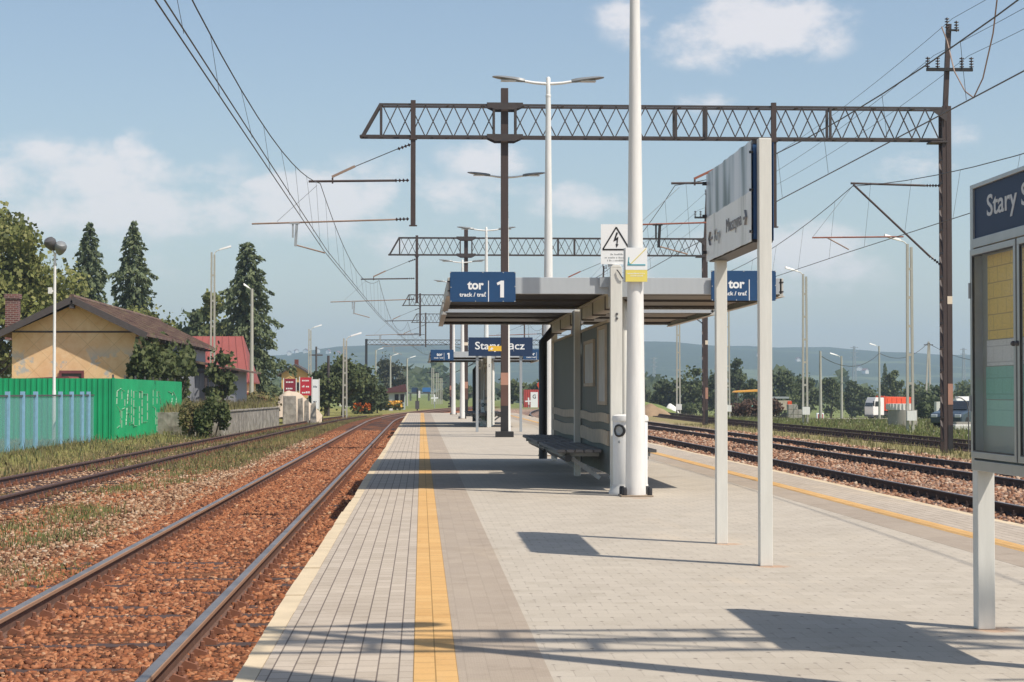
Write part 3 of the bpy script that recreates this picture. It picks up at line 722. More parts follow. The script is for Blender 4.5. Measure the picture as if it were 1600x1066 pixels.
# ------------------------------------------------------------------ litter bins
def make_bin(label, loc):
    t = thing('litter_bin', label, 'litter bin', loc, group='white cylindrical litter bins')
    part('body', MB().lathe([(.235, .10), (.235, .98), (.232, .985)], n=32), 'white_paint', t, True)
    part('lid', MB().lathe([(.246, .975), (.246, 1.01), (.235, 1.045), (.19, 1.062), (.02, 1.068)], n=32), 'white_paint', t, True)
    part('base_ring', MB().lathe([(.29, 0), (.285, .04), (.245, .10), (.24, .13)], n=32), 'concrete_white', t, True)
    d = Vector((-.70, -.72, 0)).normalized(); tan = Vector((d.y, -d.x, 0))
    def oval(ra, rb, depth, n=20):
        m = MB(); pts = []
        for k in range(n):
            a = 2*math.pi*k/n; u = ra*math.cos(a); h = rb*math.sin(a)
            w = math.sqrt(max(.0, (.237+depth)**2-u*u)); pts.append(d*w+tan*u+Vector((0, 0, .85+h)))
        return pts
    o1, o2, o3 = oval(.095, .085, .012), oval(.068, .060, .016), oval(.068, .060, -.03)
    n = len(o1); rim = MB().add(o1+o2+oval(.095, .085, -.005), [(i, (i+1) % n, n+(i+1) % n, n+i) for i in range(n)]+[(i, 2*n+i, 2*n+(i+1) % n, (i+1) % n) for i in range(n)])
    part('opening_rim', rim, 'bolt_black', t, True)
    part('opening', MB().add(oval(.072, .063, .004), [tuple(range(n))]), 'galv', t)
    part('lock', MB().lathe([(.018, 0), (.018, .01)], (0, 0, 0), 12).xf(Matrix.Translation(d*.232+Vector((0, 0, .70))) @ d.to_track_quat('Z', 'Y').to_matrix().to_4x4()), 'galv', t)
    return t
binA = make_bin('white cylindrical litter bin behind the foreground lamp post at the shelter end', (at(984.5, 613, 25.6).x, 25.6, 0))
dup(binA, (2.66, 77.9, 0), 'white cylindrical litter bin at the foot of the lamp behind the station name sign')

# ------------------------------------------------------------------ plates on the foreground lamp post and shelter post
t = thing('notice_plate', 'small white and yellow notice plate with teal bar strapped to the foreground lamp post', 'sign', (at(993, 613, 25.05).x, 24.905, 0))
part('backing', MB().box(-.165, .135, .0, .05, 2.80, 3.24), 'galv', t, bevel=.004)
part('white_panel', MB().box(-.145, .14, -.008, -.001, 2.955, 3.245), 'sign_white', t)
part('yellow_panel', MB().box(-.145, .14, -.008, -.001, 2.80, 2.953), 'sign_yellow', t)
part('teal_bar', MB().box(-.12, .115, -.012, -.0085, 3.012, 3.028), 'sign_teal', t)
part('teal_figure', MB().beam((-.11, -.010, 3.03), (-.10, -.010, 3.12), .012, .004).beam((-.105, -.010, 3.06), (-.08, -.010, 3.03), .01, .004), 'sign_teal', t)
part('yellow_line_mark', MB().beam((-.08, -.0105, 3.03), (.125, -.0105, 3.235), .009, .004, up=(0, 1, 0)), 'sign_yellow', t)
part('lettering', dashes(-.12, .11, 2.90, .016, -.0085, 1).add(*(lambda m: (m.v, m.f))(dashes(-.08, .08, 2.87, .014, -.0085, 2))), 'sign_white', t)
t = thing('warning_sign', 'white high voltage warning sign with lightning bolt triangle on top of the shelter post', 'warning sign', (2.575, 25.99, 0))
part('panel', MB().box(-.135, .30, -.004, .004, 3.10, 3.645), 'sign_white', t)
tri = MB()
A, B_, Cc = Vector((.075, 0, 3.605)), Vector((-.11, 0, 3.30)), Vector((.26, 0, 3.30))
for a, b in ((A, B_), (B_, Cc), (Cc, A)): tri.beam(a+Vector((0, -.006, 0)), b+Vector((0, -.006, 0)), .02, .003, up=(0, 1, 0))
part('triangle', tri, 'sign_black', t)
part('lightning_bolt', MB().prism([(.075, 3.535), (.100, 3.53), (.070, 3.455), (.105, 3.475), (.092, 3.37), (.108, 3.375), (.078, 3.325), (.066, 3.378), (.078, 3.374), (.080, 3.43), (.035, 3.41)], -.0075, -.0045), 'sign_black', t)
lt = MB()
for wdt, z in ((.17, 3.225), (.33, 3.18), (.26, 3.14)):
    m = dashes(.082-wdt/2, .082+wdt/2, z, .022, -.0045, int(z*1000)); lt.add(m.v, m.f)
part('lettering', lt, 'letter_pale', t)
part('bracket', MB().box(-.04, .04, .004, .02, 3.06, 3.2), 'galv', t)

# ------------------------------------------------------------------ shelters
def make_shelter(label, loc):
    t = thing('platform_shelter', label, 'shelter', loc, group='open platform shelters')
    XL_, XR_ = -2.29, 2.31
    mods = ((0.0, 4.9), (6.2, 12.0))
    for a, b in mods:
        rf = MB(); n = 92; xs_ = np.linspace(XL_+.05, XR_-.05, 24)
        n_ = int((b-a-.1)/.11); ys_ = [a+.05+i*(b-a-.1)/n_ for i in range(n_+1)]
        vs = []; fs = []
        for i, y in enumerate(ys_): vs += [(XL_+.05, y, 2.745+(.03 if i % 2 else 0)), (XR_-.05, y, 2.745+(.03 if i % 2 else 0))]
        fs = [(2*i, 2*i+1, 2*i+3, 2*i+2) for i in range(len(ys_)-1)]
        rf.add(vs, fs); part('ceiling', rf, 'ceiling', t)
        part('roof_deck', MB().box(XL_+.06, XR_-.06, a+.06, b-.06, 2.83, 2.87), 'galv', t)
        for y0, y1, k in ((a, a+.05, 1), (b-.05, b, 1)):
            part('fascia', MB().box(XL_+.02, XR_-.02, y0, y1, 2.70, 2.925).box(XL_+.02, XR_-.02, y0+(.05 if y0 == a else -.05), y1+(.05 if y0 == a else -.05), 2.70, 2.715), 'fascia', t, bevel=.004)
        for x0, x1 in ((XL_, XL_+.05), (XR_-.05, XR_)):
            f = part('side_fascia', MB().box(x0, x1, a, b, 2.68, 2.92).box(x0-.02, x1+.02, a, b, 2.665, 2.68), 'fascia_end', t, bevel=.004)
            part('bolt', MB().box(x0-.004, x1+.004, a-.006, a, 2.73, 2.745).box(x0-.004, x1+.004, a-.006, a, 2.86, 2.875), 'bolt_black', f)
        part('roof_beam', MB().box(-.09, .09, a+.08, b-.08, 2.52, 2.70).box(-.14, .14, a+.08, b-.08, 2.695, 2.72), 'fascia_end', t, bevel=.004)
        cb = MB()
        for y in (a+.5, (a+b)/2, b-.5):
            cb.box(XL_+.06, XR_-.06, y-.03, y+.03, 2.71, 2.744)
            cb.box(-.1, .1, y-.05, y+.05, 2.5, 2.69)
        part('cross_beam', cb, 'ceiling_dark', t)
    part('beam_end', MB().box(-.22, .30, -.05, -.005, 2.79, 2.93).box(-.10, .22, -.05, -.005, 2.66, 2.79), 'galv', t)
    part('post', MB().box(-.085, .075, -.17, -.055, 0, 3.05).prism([(-.085, 3.05), (.075, 3.05), (.045, 3.09), (-.055, 3.09)], -.17, -.055), 'galv_light', t, bevel=.006)
    part('post', MB().box(-.165, -.065, 5.0, 5.12, 0, 2.70), 'galv_light', t, bevel=.006)
    part('roof_bracket', MB().box(-.15, -.02, 5.40, 5.66, 2.30, 2.70), 'pipe_black', t, bevel=.006)
    part('post', MB().box(-.06, .06, 12.02, 12.14, 0, 2.72), 'galv_light', t, bevel=.006)
    part('hook', MB().tube([(.0, -.19, 3.02), (.03, -.2, 2.98), (.06, -.2, 2.93), (.08, -.19, 2.90)], .008, 6), 'bolt_black', t)
    part('bolt', MB().lathe([(.018, 0), (.018, .012)], (0, 0, 0), 8).xf(Matrix.Translation((0, -.17, 2.42)) @ Matrix.Rotation(R(90), 4, 'X')).add(*(lambda m: (m.v, m.f))(MB().lathe([(.018, 0), (.018, .012)], (0, 0, 0), 8).xf(Matrix.Translation((0, -.17, 2.36)) @ Matrix.Rotation(R(90), 4, 'X')))), 'steel_dark', t)
    part('downpipe', MB().tube([(.10, .7, 2.66), (.12, .35, 2.60), (.16, .25, 2.45), (.16, .25, .1)], .055, 12), 'galv_light', t, True)
    part('downpipe', MB().tube([(-.02, 11.75, 2.62), (-.12, 11.7, 2.50), (-.25, 11.7, 2.36), (-.25, 11.7, .05)], .085, 12), 'pipe_black', t, True, label='black downpipe with bent neck')
    # back to back wall: ribbed panels with frames
    wall = MB(); y = .35
    while y < 11.5:
        y2 = min(y+.29, 11.6)
        if not (4.95 < y < 5.25): wall.box(-.045, .035, y, y2-.012, .22, 2.33).box(-.040, .030, y2-.012, y2, .22, 2.33)
        y = y2
    W = part('wall', wall, 'shelter_wall', t)
    part('wall_cap', MB().box(-.065, .055, .33, 11.62, 2.33, 2.37), 'wood_pale', W)
    for y0, y1, z0, z1 in ((2.6, 4.3, 1.45, 2.16), (.75, 1.95, 1.18, 2.31)):
        for s, x in ((-1, -.045), (1, .035)):
            f = MB()
            xo = x+s*.03
            for a, b, c, d in ((y0, y1, z0, z0+.05), (y0, y1, z1-.05, z1), (y0, y0+.05, z0+.05, z1-.05), (y1-.05, y1, z0+.05, z1-.05)): f.box(min(x, xo), max(x, xo), a, b, c, d)
            fr = part('wall_frame', f, 'wood_pale', t)
            part('pane', MB().box(min(x, x+s*.014), max(x, x+s*.014), y0+.05, y1-.05, z0+.05, z1-.05), 'poster_grey', fr)
    q = random.Random(2)
    for s, x in ((-1, -.045), (1, .035)):
        for ya, yb in ((.4, 4.95), (5.25, 11.5)):
            for z0, z1 in ((.93, 1.06), (.62, .82)):
                b = MB(); k = 8
                for i in range(k):
                    a0, a1 = ya+(yb-ya)*i/k, ya+(yb-ya)*(i+1)/k
                    d0, d1 = .012*math.sin(i*1.1), .012*math.sin((i+1)*1.1)
                    x0, x1 = (x-.03, x) if s < 0 else (x, x+.03)
                    b.add([(x0, a0, z0+d0), (x1, a0, z0+d0), (x1, a1, z0+d1), (x0, a1, z0+d1), (x0, a0, z1+d0), (x1, a0, z1+d0), (x1, a1, z1+d1), (x0, a1, z1+d1)],
                          [(3, 2, 1, 0), (4, 5, 6, 7), (0, 1, 5, 4), (1, 2, 6, 5), (2, 3, 7, 6), (3, 0, 4, 7)])
                part('back_board', b, 'wood_pale', t)
    for s in (-1, 1):
        for ya, yb in ((1.2, 5.6), (6.0, 10.7)):
            bn = MB(); B = part('bench', MB().beam((s*.08, ya+.4, .46), (s*.66, ya+.4, .46), .06, .05).beam((s*.08, yb-.4, .46), (s*.66, yb-.4, .46), .06, .05), 'galv', t)
            for i in range(5):
                x0 = .08+i*.128
                part('slat', MB().box(min(s*x0, s*(x0+.115)), max(s*x0, s*(x0+.115)), ya+q.uniform(-.03, .03), yb+q.uniform(-.03, .03), .50, .545), 'wood_grey', B, bevel=.006)
            for y in (ya+.4, yb-.4): part('brace', MB().beam((s*.56, y, .47), (s*.07, y, .12), .05, .06), 'galv', B)
            part('rail_tube', MB().tube([(s*.55, ya+.1, .42), (s*.55, yb-.1, .42)], .055, 10), 'pipe_black', B)
    return t
shA = make_shelter('grey open shelter with bench and two flat roofs, nearest on the platform', (2.65, 26.1, 0))
dup(shA, (2.62, 74.0, 0), 'second grey open shelter farther down the platform beyond the station name sign')

def tor_sign(num, label, loc, s=1.0):
    t = thing('track_sign', label, 'track sign', loc, group='blue track number signs on the shelter roofs')
    k = .89/913
    X = lambda p: (p-207)*k; Z = lambda p: (635-p)*k
    part('panel', MB().box(0, .89, -.015, .010, 0, .41), 'sign_blue', t, bevel=.003)
    part('lettering', ffit('tor', X(447), X(677), Z(464), Z(348), -.0155, .035), 'letter_white', t)
    part('lettering', ffit('track / trať', X(338), X(708), Z(562), Z(496), -.0155, .025), 'letter_white', t)
    part('divider', MB().box(X(737), X(748), -.0175, -.0152, Z(632), Z(338)), 'letter_white', t)
    if num == '1': gly = [(958, 572), (958, 338), (918, 338), (858, 368), (866, 402), (906, 388), (906, 572)]
    else:
        gly = [(1010, 572), (856, 572), (856, 535), (930, 455), (948, 425), (948, 402), (934, 386), (908, 386), (872, 406), (850, 370)]
        gly += [(925+72*math.cos(a), 400-64*math.sin(a)) for a in np.linspace(2.2, -.35, 9)]+[(985, 450), (922, 528), (1010, 528)]
    part('numeral', MB().prism([(X(a), Z(b)) for a, b in gly], -.0185, -.0152), 'letter_white', t)
    rv = MB()
    for x, z in ((215, 224), (665, 224), (948, 224), (1112, 224), (220, 432), (1112, 420), (220, 626), (562, 626), (948, 626), (1112, 626)): rv.box(X(x)-.005, X(x)+.005, -.0185, -.0152, Z(z)-.005, Z(z)+.005)
    part('rivet', rv, 'galv_light', t)['kind'] = 'stuff'
    part('mount', MB().box(.05, .09, .010, .055, .06, .36).box(.8, .84, .010, .055, .06, .36), 'galv', t)
    return t
tor_sign('1', 'blue tor 1 track sign on the left end of the near shelter roof', (.39, 26.04, 2.585))
tor_sign('2', 'blue tor 2 track sign on the right end of the near shelter roof', (3.955, 26.04, 2.61))
tor_sign('1', 'small distant blue tor 1 track sign left of the station name sign', (.36, 73.94, 2.585))
tor_sign('2', 'small distant blue tor 2 track sign right of the station name sign', (3.925, 73.94, 2.61))

# ------------------------------------------------------------------ station name sign, direction sign, notice board
t = thing('station_sign', 'dark blue station name sign on two grey posts behind the near shelter', 'station sign', (1.62, 65.8, 0))
part('panel', MB().box(0, 2.2, -.03, .03, 2.60, 3.24), 'sign_navy', t, bevel=.004)
k = 2.2/525; X = lambda p: (p-378)*k; Z = lambda p: 2.60+(285-p)*.64/148
part('lettering', ffit('Stary Sącz', X(432), X(838), Z(252), Z(172), -.0305, .012), 'letter_white', t)
for x in (.30, 1.80): part('post', MB().box(x-.045, x+.045, .035, .115, 0, 3.1), 'galv', t, bevel=.005)
t = thing('exit_sign', 'small yellow sign bracketed to the left side of the near brown mast', 'sign', (2.02, 57.85, 2.60))
part('panel', MB().box(0, .40, -.012, .012, 0, .155), 'sign_yellow_exit', t)
part('pictogram', MB().prism([(.05, .05), (.12, .02), (.12, .065), (.15, .065), (.15, .09), (.12, .09), (.12, .13)], -.015, -.0125), 'sign_white', t)
part('bracket', MB().box(.40, .50, -.02, .02, .06, .15), 'mast_brown', t)

t = thing('direction_sign', 'weathered grey and white direction sign on two white posts seen edge on', 'direction sign', (2.70, 15.0, 0))
part('post', MB().box(-.05, .05, -.06, .04, 0, 3.36), 'galv_light', t, bevel=.005)
part('post', MB().box(-.05, .05, 2.15, 2.25, 0, 2.60), 'galv_light', t, bevel=.005)
part('case', MB().box(-.075, .075, .06, 2.36, 2.57, 3.33), 'sign_frame_blue', t, bevel=.004)
part('end_cap', MB().box(-.078, .078, .055, 2.365, 3.33, 3.355).box(-.078, .078, .055, 2.365, 2.545, 2.57), 'bolt_black', t)
def weathered():
    n = NT('weathered_panel'); x, y, z = n.xyz(n.pos())
    s = n.noise(1.0, 2, .5, n.comb(n.math('MULTIPLY', x, .5), n.math('MULTIPLY', y, 3.4), n.math('MULTIPLY', z, .55)))
    s2 = n.noise(1.0, 4, .6, n.comb(1.0, n.math('MULTIPLY', y, 3.1), n.math('MULTIPLY', z, .5)))
    up = n.ramp(s, [(.34, lin(88, 104, 106)), (.45, lin(188, 200, 208)), (.62, lin(226, 232, 238))])
    lo = n.ramp(s2, [(.30, lin(178, 178, 170)), (.45, lin(240, 240, 236)), (.7, lin(248, 248, 245))])
    edge = n.math('ADD', z, n.math('MULTIPLY', n.noise(2, 2), .03))
    return n.done(n.mix(n.step(edge, 2.958, 2.972), lo, up), .4)
M['weathered'] = weathered()
def rippled(x, y0, y1, z0, z1):
    m = MB(); ny = 40; q = random.Random(4); vs = []
    for i in range(ny+1):
        y = y0+(y1-y0)*i/ny; dx = .0035*math.sin(i*.55)+.0025*math.sin(i*1.3+1)
        for z in (z0, z1): vs += [(x+dx*1.0, y, z+(.0025*math.sin(i*.9) if z == z1 else 0))]
    b = len(vs); vs += [(v[0]+.004, v[1], v[2]) for v in vs]
    fs = [(2*i, 2*i+1, 2*i+3, 2*i+2) for i in range(ny)]+[(b+2*i, b+2*i+2, b+2*i+3, b+2*i+1) for i in range(ny)]
    return m.add(vs, fs)
part('panel', rippled(-.100, .02, 2.40, 2.55, 3.35), 'weathered', t, True)
part('panel', MB().box(.08, .086, .05, 2.37, 2.56, 3.34), 'sign_blue', t)
part('lettering', lfit('Muszyna', 1.22, .44, 2.68, 2.83, -.107, .0), 'letter_faded', t)
ar = MB().xf(Matrix())
def arrow(mb, y0, y1, z, s, x=-.107):                   # arrow on a -X face, tip at y1
    d = 1 if y1 > y0 else -1
    mb.box(x, x+.003, min(y0, y1), max(y0, y1), z-.02*s, z+.02*s)
    for k_ in (-1, 1): mb.beam((x+.0015, y1, z), (x+.0015, y1-d*.10*s, z+k_*.11*s), .003, .04*s, up=(0, 0, 1) if False else (1, 0, 0))
    return mb
part('arrow', arrow(MB(), .36, .20, 2.76, .55), 'letter_faded', t)
part('arrow', arrow(MB(), 2.0, 2.18, 2.74, .55), 'letter_faded', t)
part('lettering', lfit('Kry', 1.88, 1.55, 2.66, 2.80, -.107, .0), 'letter_pale', t)
cl_ = MB()
for z in (2.62, 2.95, 3.25): cl_.box(-.135, -.09, 2.385, 2.415, z, z+.03).box(-.11, -.08, .03, .05, z, z+.02)
part('clip', cl_, 'bolt_black', t)

t = thing('notice_board', 'glazed station notice board with blue header and yellow timetable at the right edge', 'notice board', (3.24, 11.0, 0))
for y in (-.05, -1.76): part('post', MB().box(-.05, .05, y-.05, y+.05, 0, .95), 'galv_light', t, bevel=.005)
part('frame', MB().box(-.055, .055, -.055, .0, .91, 2.56).box(-.055, .055, -1.865, -1.81, .91, 2.56).box(-.055, .055, -1.81, -.055, .91, .97).box(-.055, .055, -1.81, -.055, 2.19, 2.245).box(-.055, .055, -1.81, -.055, 2.535, 2.56), 'alu', t, bevel=.003)
part('header', MB().box(-.042, .042, -1.81, -.055, 2.245, 2.535), 'sign_navy', t)
part('lettering', lfit('Stary Sącz', -.30, -1.42, 2.315, 2.475, -.043, .012), 'letter_shaded', t)
part('back_panel', MB().box(.0, .02, -1.81, -.055, .97, 2.19), 'poster_back', t)
def timetable(name, c, ink):
    n = NT(name); x, y, z = n.xyz(n.pos()); b = n.node('ShaderNodeTexBrick'); n.put(b.inputs['Vector'], n.comb(y, z)); b.inputs['Scale'].default_value = 1
    b.inputs['Brick Width'].default_value = .16; b.inputs['Row Height'].default_value = .09; b.inputs['Mortar Size'].default_value = .003
    b2 = n.noise(1.0, 3, .8, n.comb(0.0, n.math('MULTIPLY', y, 70), n.math('MULTIPLY', z, 110)))
    k_ = n.math('MAXIMUM', n.math('MULTIPLY', b.outputs['Fac'], .6), n.math('MULTIPLY', n.step(b2, .52, .58), .45))
    M[name] = n.done(n.mix(k_, c, ink), .7)
timetable('timetable_yellow', lin(236, 200, 84), lin(120, 100, 50)); timetable('timetable_white', lin(214, 214, 208), lin(150, 150, 146)); timetable('timetable_green', lin(124, 186, 164), lin(80, 140, 124))
timetable('timetable_mint', lin(150, 200, 178), lin(120, 160, 146))
po = []
part('poster', MB().box(-.004, -.001, -.86, -.17, 1.66, 2.14), 'timetable_yellow', t); part('poster', MB().box(-.004, -.001, -.86, -.15, 1.51, 1.655), 'timetable_white', t)
part('poster', MB().box(-.004, -.001, -.86, -.13, 1.32, 1.505), 'timetable_green', t); part('poster', MB().box(-.004, -.001, -.86, -.14, 1.17, 1.315), 'timetable_mint', t)
part('poster', MB().box(-.004, -.001, -1.7, -1.0, 1.3, 2.1), 'timetable_white', t)
gl = NT('door_glass'); gl.b.inputs['Base Color'].default_value = (.8, .85, .85, 1); gl.b.inputs['Roughness'].default_value = .03; gl.b.inputs['Alpha'].default_value = .10; M['door_glass'] = gl.m
for y0, y1 in ((-.06, -.905), (-.935, -1.805)):
    a, b = y1, y0
    d = part('door', MB().box(-.075, -.055, a, b, .985, 1.02).box(-.075, -.055, a, b, 2.145, 2.18).box(-.075, -.055, a, a+.035, 1.02, 2.145).box(-.075, -.055, b-.035, b, 1.02, 2.145), 'alu', t, bevel=.002)
    part('gasket', MB().box(-.072, -.060, a+.035, a+.043, 1.02, 2.145).box(-.072, -.060, b-.043, b-.035, 1.02, 2.145).box(-.072, -.060, a+.043, b-.043, 1.02, 1.028).box(-.072, -.060, a+.043, b-.043, 2.137, 2.145), 'gasket', d)
    part('glass', MB().box(-.066, -.062, a+.043, b-.043, 1.028, 2.137), 'door_glass', d)
    for z in (1.25, 1.9): part('hinge', MB().tube([(-.078, b-.005 if y0 > -.1 else a+.005, z), (-.078, b-.005 if y0 > -.1 else a+.005, z+.09)], .008, 8), 'galv', d)
    part('lock', MB().lathe([(.014, 0), (.014, .012), (.007, .02)], n=12).xf(Matrix.Translation((-.075, a+.02 if y0 > -.1 else b-.02, 1.62)) @ Matrix.Rotation(R(-90), 4, 'Y')), 'steel_dark', d)

# ------------------------------------------------------------------ catenary gantries
def zig(mb, x0, x1, y, z0, z1, pitch, start, wd=.032):
    n = max(1, round((x1-x0)/pitch)); p = (x1-x0)/n
    for i in range(n):
        a, b = x0+i*p, x0+(i+1)*p
        za, zb = (z0, z1) if (i+start) % 2 == 0 else (z1, z0)
        mb.beam((a, y, za), (b, y, zb), wd, wd)
def insul(mb, a, b, n=5, r=.05):
    a, b = Vector(a), Vector(b); q = (b-a).to_track_quat('Z', 'Y').to_matrix().to_4x4(); L = (b-a).length
    prof = [(.018, 0)]
    for i in range(n):
        z = L*(i+.5)/n; h = L/n*.22
        prof += [(.018, z-h*1.5), (r, z-h*.5), (r*.9, z+h*.5), (.018, z+h*1.2)]
    prof += [(.018, L)]
    mb.add(*(lambda m: (m.v, m.f))(MB().lathe(prof, n=10).xf(Matrix.Translation(a) @ q)))
MX = 2.53
def make_gantry(name, label, Y, right_pole=True):
    t = thing(name, label, 'gantry', (MX, Y, 0), group='brown overhead line gantries')
    x = lambda X: X-MX
    part('mast', MB().box(-.11, .11, -.13, .13, .17, 10.62), 'mast_brown', t, bevel=.008)
    part('mast_foot', MB().box(-.27, .27, -.27, .27, 0, .17), 'mast_black', t, bevel=.01)
    for z0, z1, m in ((1.58, 1.95, 'band_salmon'), (.95, 1.578, 'band_brown'), (.18, .948, 'mast_black')): part('painted_band', MB().box(-.113, .113, -.133, .133, z0, z1), m, t)
    part('painted_band', MB().box(-.113, .113, -.133, .133, 4.0, 4.18), 'band_white', t)
    # lattice girder
    zb, zt = 9.12, 10.08; xl, xr = x(-1.84), x(16.0); xt = x(-1.28); D = .24
    ch = MB()
    for y in (-D, D):
        ch.box(xl, xr, y-.035, y+.035, zb-.03, zb+.03).box(xt, xr, y-.03, y+.03, zt-.03, zt+.03)
        ch.beam((xl+.05, y, zb), (xt+.03, y, zt), .07)
        ch.box(xt+.02, xt+.09, y-.035, y+.035, zb+.05, zt-.05)
    for X in (-1.84, -1.2, -.3, .8, 1.9, 3.1, 4.3, 5.5, 6.7, 7.9, 9.1, 10.3, 11.5, 12.7, 13.9, 15.1, 15.9):
        for z in ((zb, zt) if X > -1.5 else (zb,)): ch.box(x(X)-.03, x(X)+.03, -D+.04, D-.04, z-.03, z+.03)
    part('girder_chords', ch, 'truss', t)
    segs = [(-1.15, 2.25), (2.8, 8.6), (8.75, 12.45), (12.55, 15.85)]
    for yy, st in ((-D, 0), (D, 1)):
        zz = MB()
        for sg in (segs[:1], segs[1:]):
            zz = MB()
            for a, b in sg: zig(zz, x(a), x(b), yy, zb+.03, zt-.03, .43, st)
            part('girder_lattice', zz, 'truss', t)
    vp = MB()
    for X, wd in ((2.20, .06), (2.86, .06), (7.75, .07), (8.68, .07), (12.5, .07)): vp.box(x(X)-wd/2, x(X)+wd/2, -D-.055, -D+.035, zb, zt).box(x(X)-wd/2, x(X)+wd/2, D-.035, D+.055, zb, zt)
    part('girder_upright', vp, 'truss', t)
    gs = MB()
    for z in (zb, zt):
        for y in (-D-.05, D+.04): gs.prism([(-.55, z+.07), (.55, z+.07), (.55, z-.02), (.3, z-.14), (-.3, z-.14), (-.55, z-.02)], y-.012, y+.012)
    part('gusset', gs, 'truss', t)
    # right lattice mast
    lm = MB(); xm = x(16.12)
    for s in (-1, 1): lm.box(xm-.02+s*.0, xm+.13, s*.20-.045, s*.20+.045, -.5, 10.15).box(xm-.14, xm-.02, s*.20-.03, s*.20+.03, -.5, 10.15)
    for i in range(13):
        z = -.1+i*.72
        lm.beam((xm-.13, -.19, z), (xm-.13, .19, z+.62), .05, .012)
        lm.box(xm-.14, xm-.125, -.2, .2, z-.06, z+.01)
    part('lattice_mast', lm, 'mast_brown', t)
    part('painted_band', MB().box(xm-.023, xm+.133, -.25, -.247, 4.06, 4.30), 'band_white', t)
    part('painted_band', MB().box(xm-.023, xm+.133, -.25, -.247, .98, 1.62), 'band_salmon', t)
    part('painted_band', MB().box(xm-.023, xm+.133, -.25, -.247, -.42, .35), 'mast_black', t)
    part('girder_seat', MB().box(xm-.5, xm-.0, -.29, .29, zb-.10, zb-.05).prism([(xm-.55, zt-.04), (xm-.02, zt-.04), (xm-.02, zt-.42)], -.3, -.285), 'truss', t)
    if right_pole:
        xe = xm+.02
        part('top_pole', MB().beam((xe-.05, 0, 9.2), (xe+.12, 0, 12.72), .14, .14), 'mast_brown', t)
        part('cross_arm', MB().box(xe-.62, xe+.82, -.17, -.09, 11.24, 11.34), 'mast_black', t)
        for X, z in ((xe-.58, 11.34), (xe-.27, 11.34), (xe+.48, 11.34), (xe+.78, 11.34), (xe+.03, 12.56), (xe+.32, 12.46)):
            m = MB(); insul(m, (X, -.13, z), (X, -.13, z+.34), 4, .075); part('insulator', m, 'insulator', t, True)
        part('cross_arm', MB().box(xe+.08, xe+.40, -.15, -.11, 12.48, 12.54), 'mast_black', t)
    # drop tubes with cantilever arms
    for X, s in ((-.25, -1), (10.75, -1)):
        d = part('drop_tube', MB().box(x(X)-.075, x(X)+.075, -.33, -.2, 6.40, 10.2).box(x(X)-.12, x(X)+.12, -.36, -.17, 6.38, 6.41).box(x(X)-.12, x(X)+.12, -.36, -.17, 9.0, 9.04), 'mast_brown', t)
        cx = x(X); y = -.27
        lim = 2.95
        part('top_arm', MB().tube([(cx-.55, y, 7.76), (cx-3.15, y, 7.72)], .036, 8).beam((cx-2.43, y, 7.66), (cx-2.43, y, 7.84), .05), 'mast_brown', d)
        part('stay', MB().tube([(cx-.45, y, 8.73), (cx-1.8, y, 8.16)], .014, 6), 'wire', d)
        part('stay_clamp', MB().beam((cx-1.75, y, 8.19), (cx-2.45, y, 7.86), .06, .07), 'arm_rust' if X > 5 else 'arm_pale', d)
        part('lower_arm', MB().tube([(cx-.5, y, 6.58), (cx-4.85, y, 6.43)], .026, 8), 'arm_rust' if X > 5 else 'arm_pale', d)
        part('drop_bracket', MB().beam((cx-3.62, y, 6.46), (cx-3.62, y, 6.02), .05).beam((cx-3.50, y, 6.46), (cx-3.54, y, 5.76), .08).box(cx-3.72, cx-3.42, y-.05, y+.05, 6.43, 6.47), 'mast_black' if X > 5 else 'galv', d)
        part('steady_arm', MB().tube([(cx-3.54, y, 5.80), (cx-2.65, y, 5.56)], .022, 8), 'arm_pale', d)
        part('brace_wire', MB().tube([(cx-2.9, y, 7.60), (cx-4.1, y, 6.5)], .008, 6), 'galv', d)
        ii = MB()
        for a, b in (((cx-.08, y, 8.86), (cx-.48, y, 8.71)), ((cx-.12, y, 7.77), (cx-.58, y, 7.76)), ((cx-.12, y, 6.60), (cx-.55, y, 6.58))): insul(ii, a, b, 4, .055)
        part('insulator', ii, 'insulator', d, True)
    # cantilever on the lattice mast for the middle track
    cx = xm-.16; y = 0
    k = part('cantilever', MB().tube([(cx-.45, y, 7.72), (cx-2.78, y, 7.78)], .034, 8).tube([(cx-.35, y, 5.55), (cx-2.70, y, 7.74)], .034, 8), 'mast_brown', t)
    part('registration_arm', MB().tube([(cx-1.15, y, 6.14), (cx-3.98, y, 6.10)], .024, 8), 'arm_rust', k)
    part('steady_arm', MB().tube([(cx-3.5, y, 6.09), (cx-2.85, y, 5.74)], .02, 8), 'arm_pale', k)
    part('brace_wire', MB().tube([(cx-2.72, y, 7.70), (cx-3.98, y, 6.10)], .007, 6), 'galv', k)
    ii = MB(); insul(ii, (cx, y, 7.72), (cx-.45, y, 7.72), 5, .05); insul(ii, (cx, y, 5.28), (cx-.36, y, 5.56), 5, .05)
    part('insulator', ii, 'insulator', k, True)
    return t
G = [(58.3, 'large brown overhead line gantry over the platform, nearest in view'), (108.5, 'second brown gantry, seen below the first through the lamp posts')]
gA = make_gantry('overhead_gantry', G[0][1], G[0][0])
dup(gA, (MX, G[1][0], 0), G[1][1])
dup(gA, (MX+.15, 172, 0), 'third brown gantry, small, its left end just above the tor 1 sign side')
dup(gA, (MX+.75, 214, 0), 'fourth tiny brown gantry just below and right of the third')
dup(gA, (MX, 6.7, 0), 'overhead line gantry out of view above the camera that shades the foreground paving')
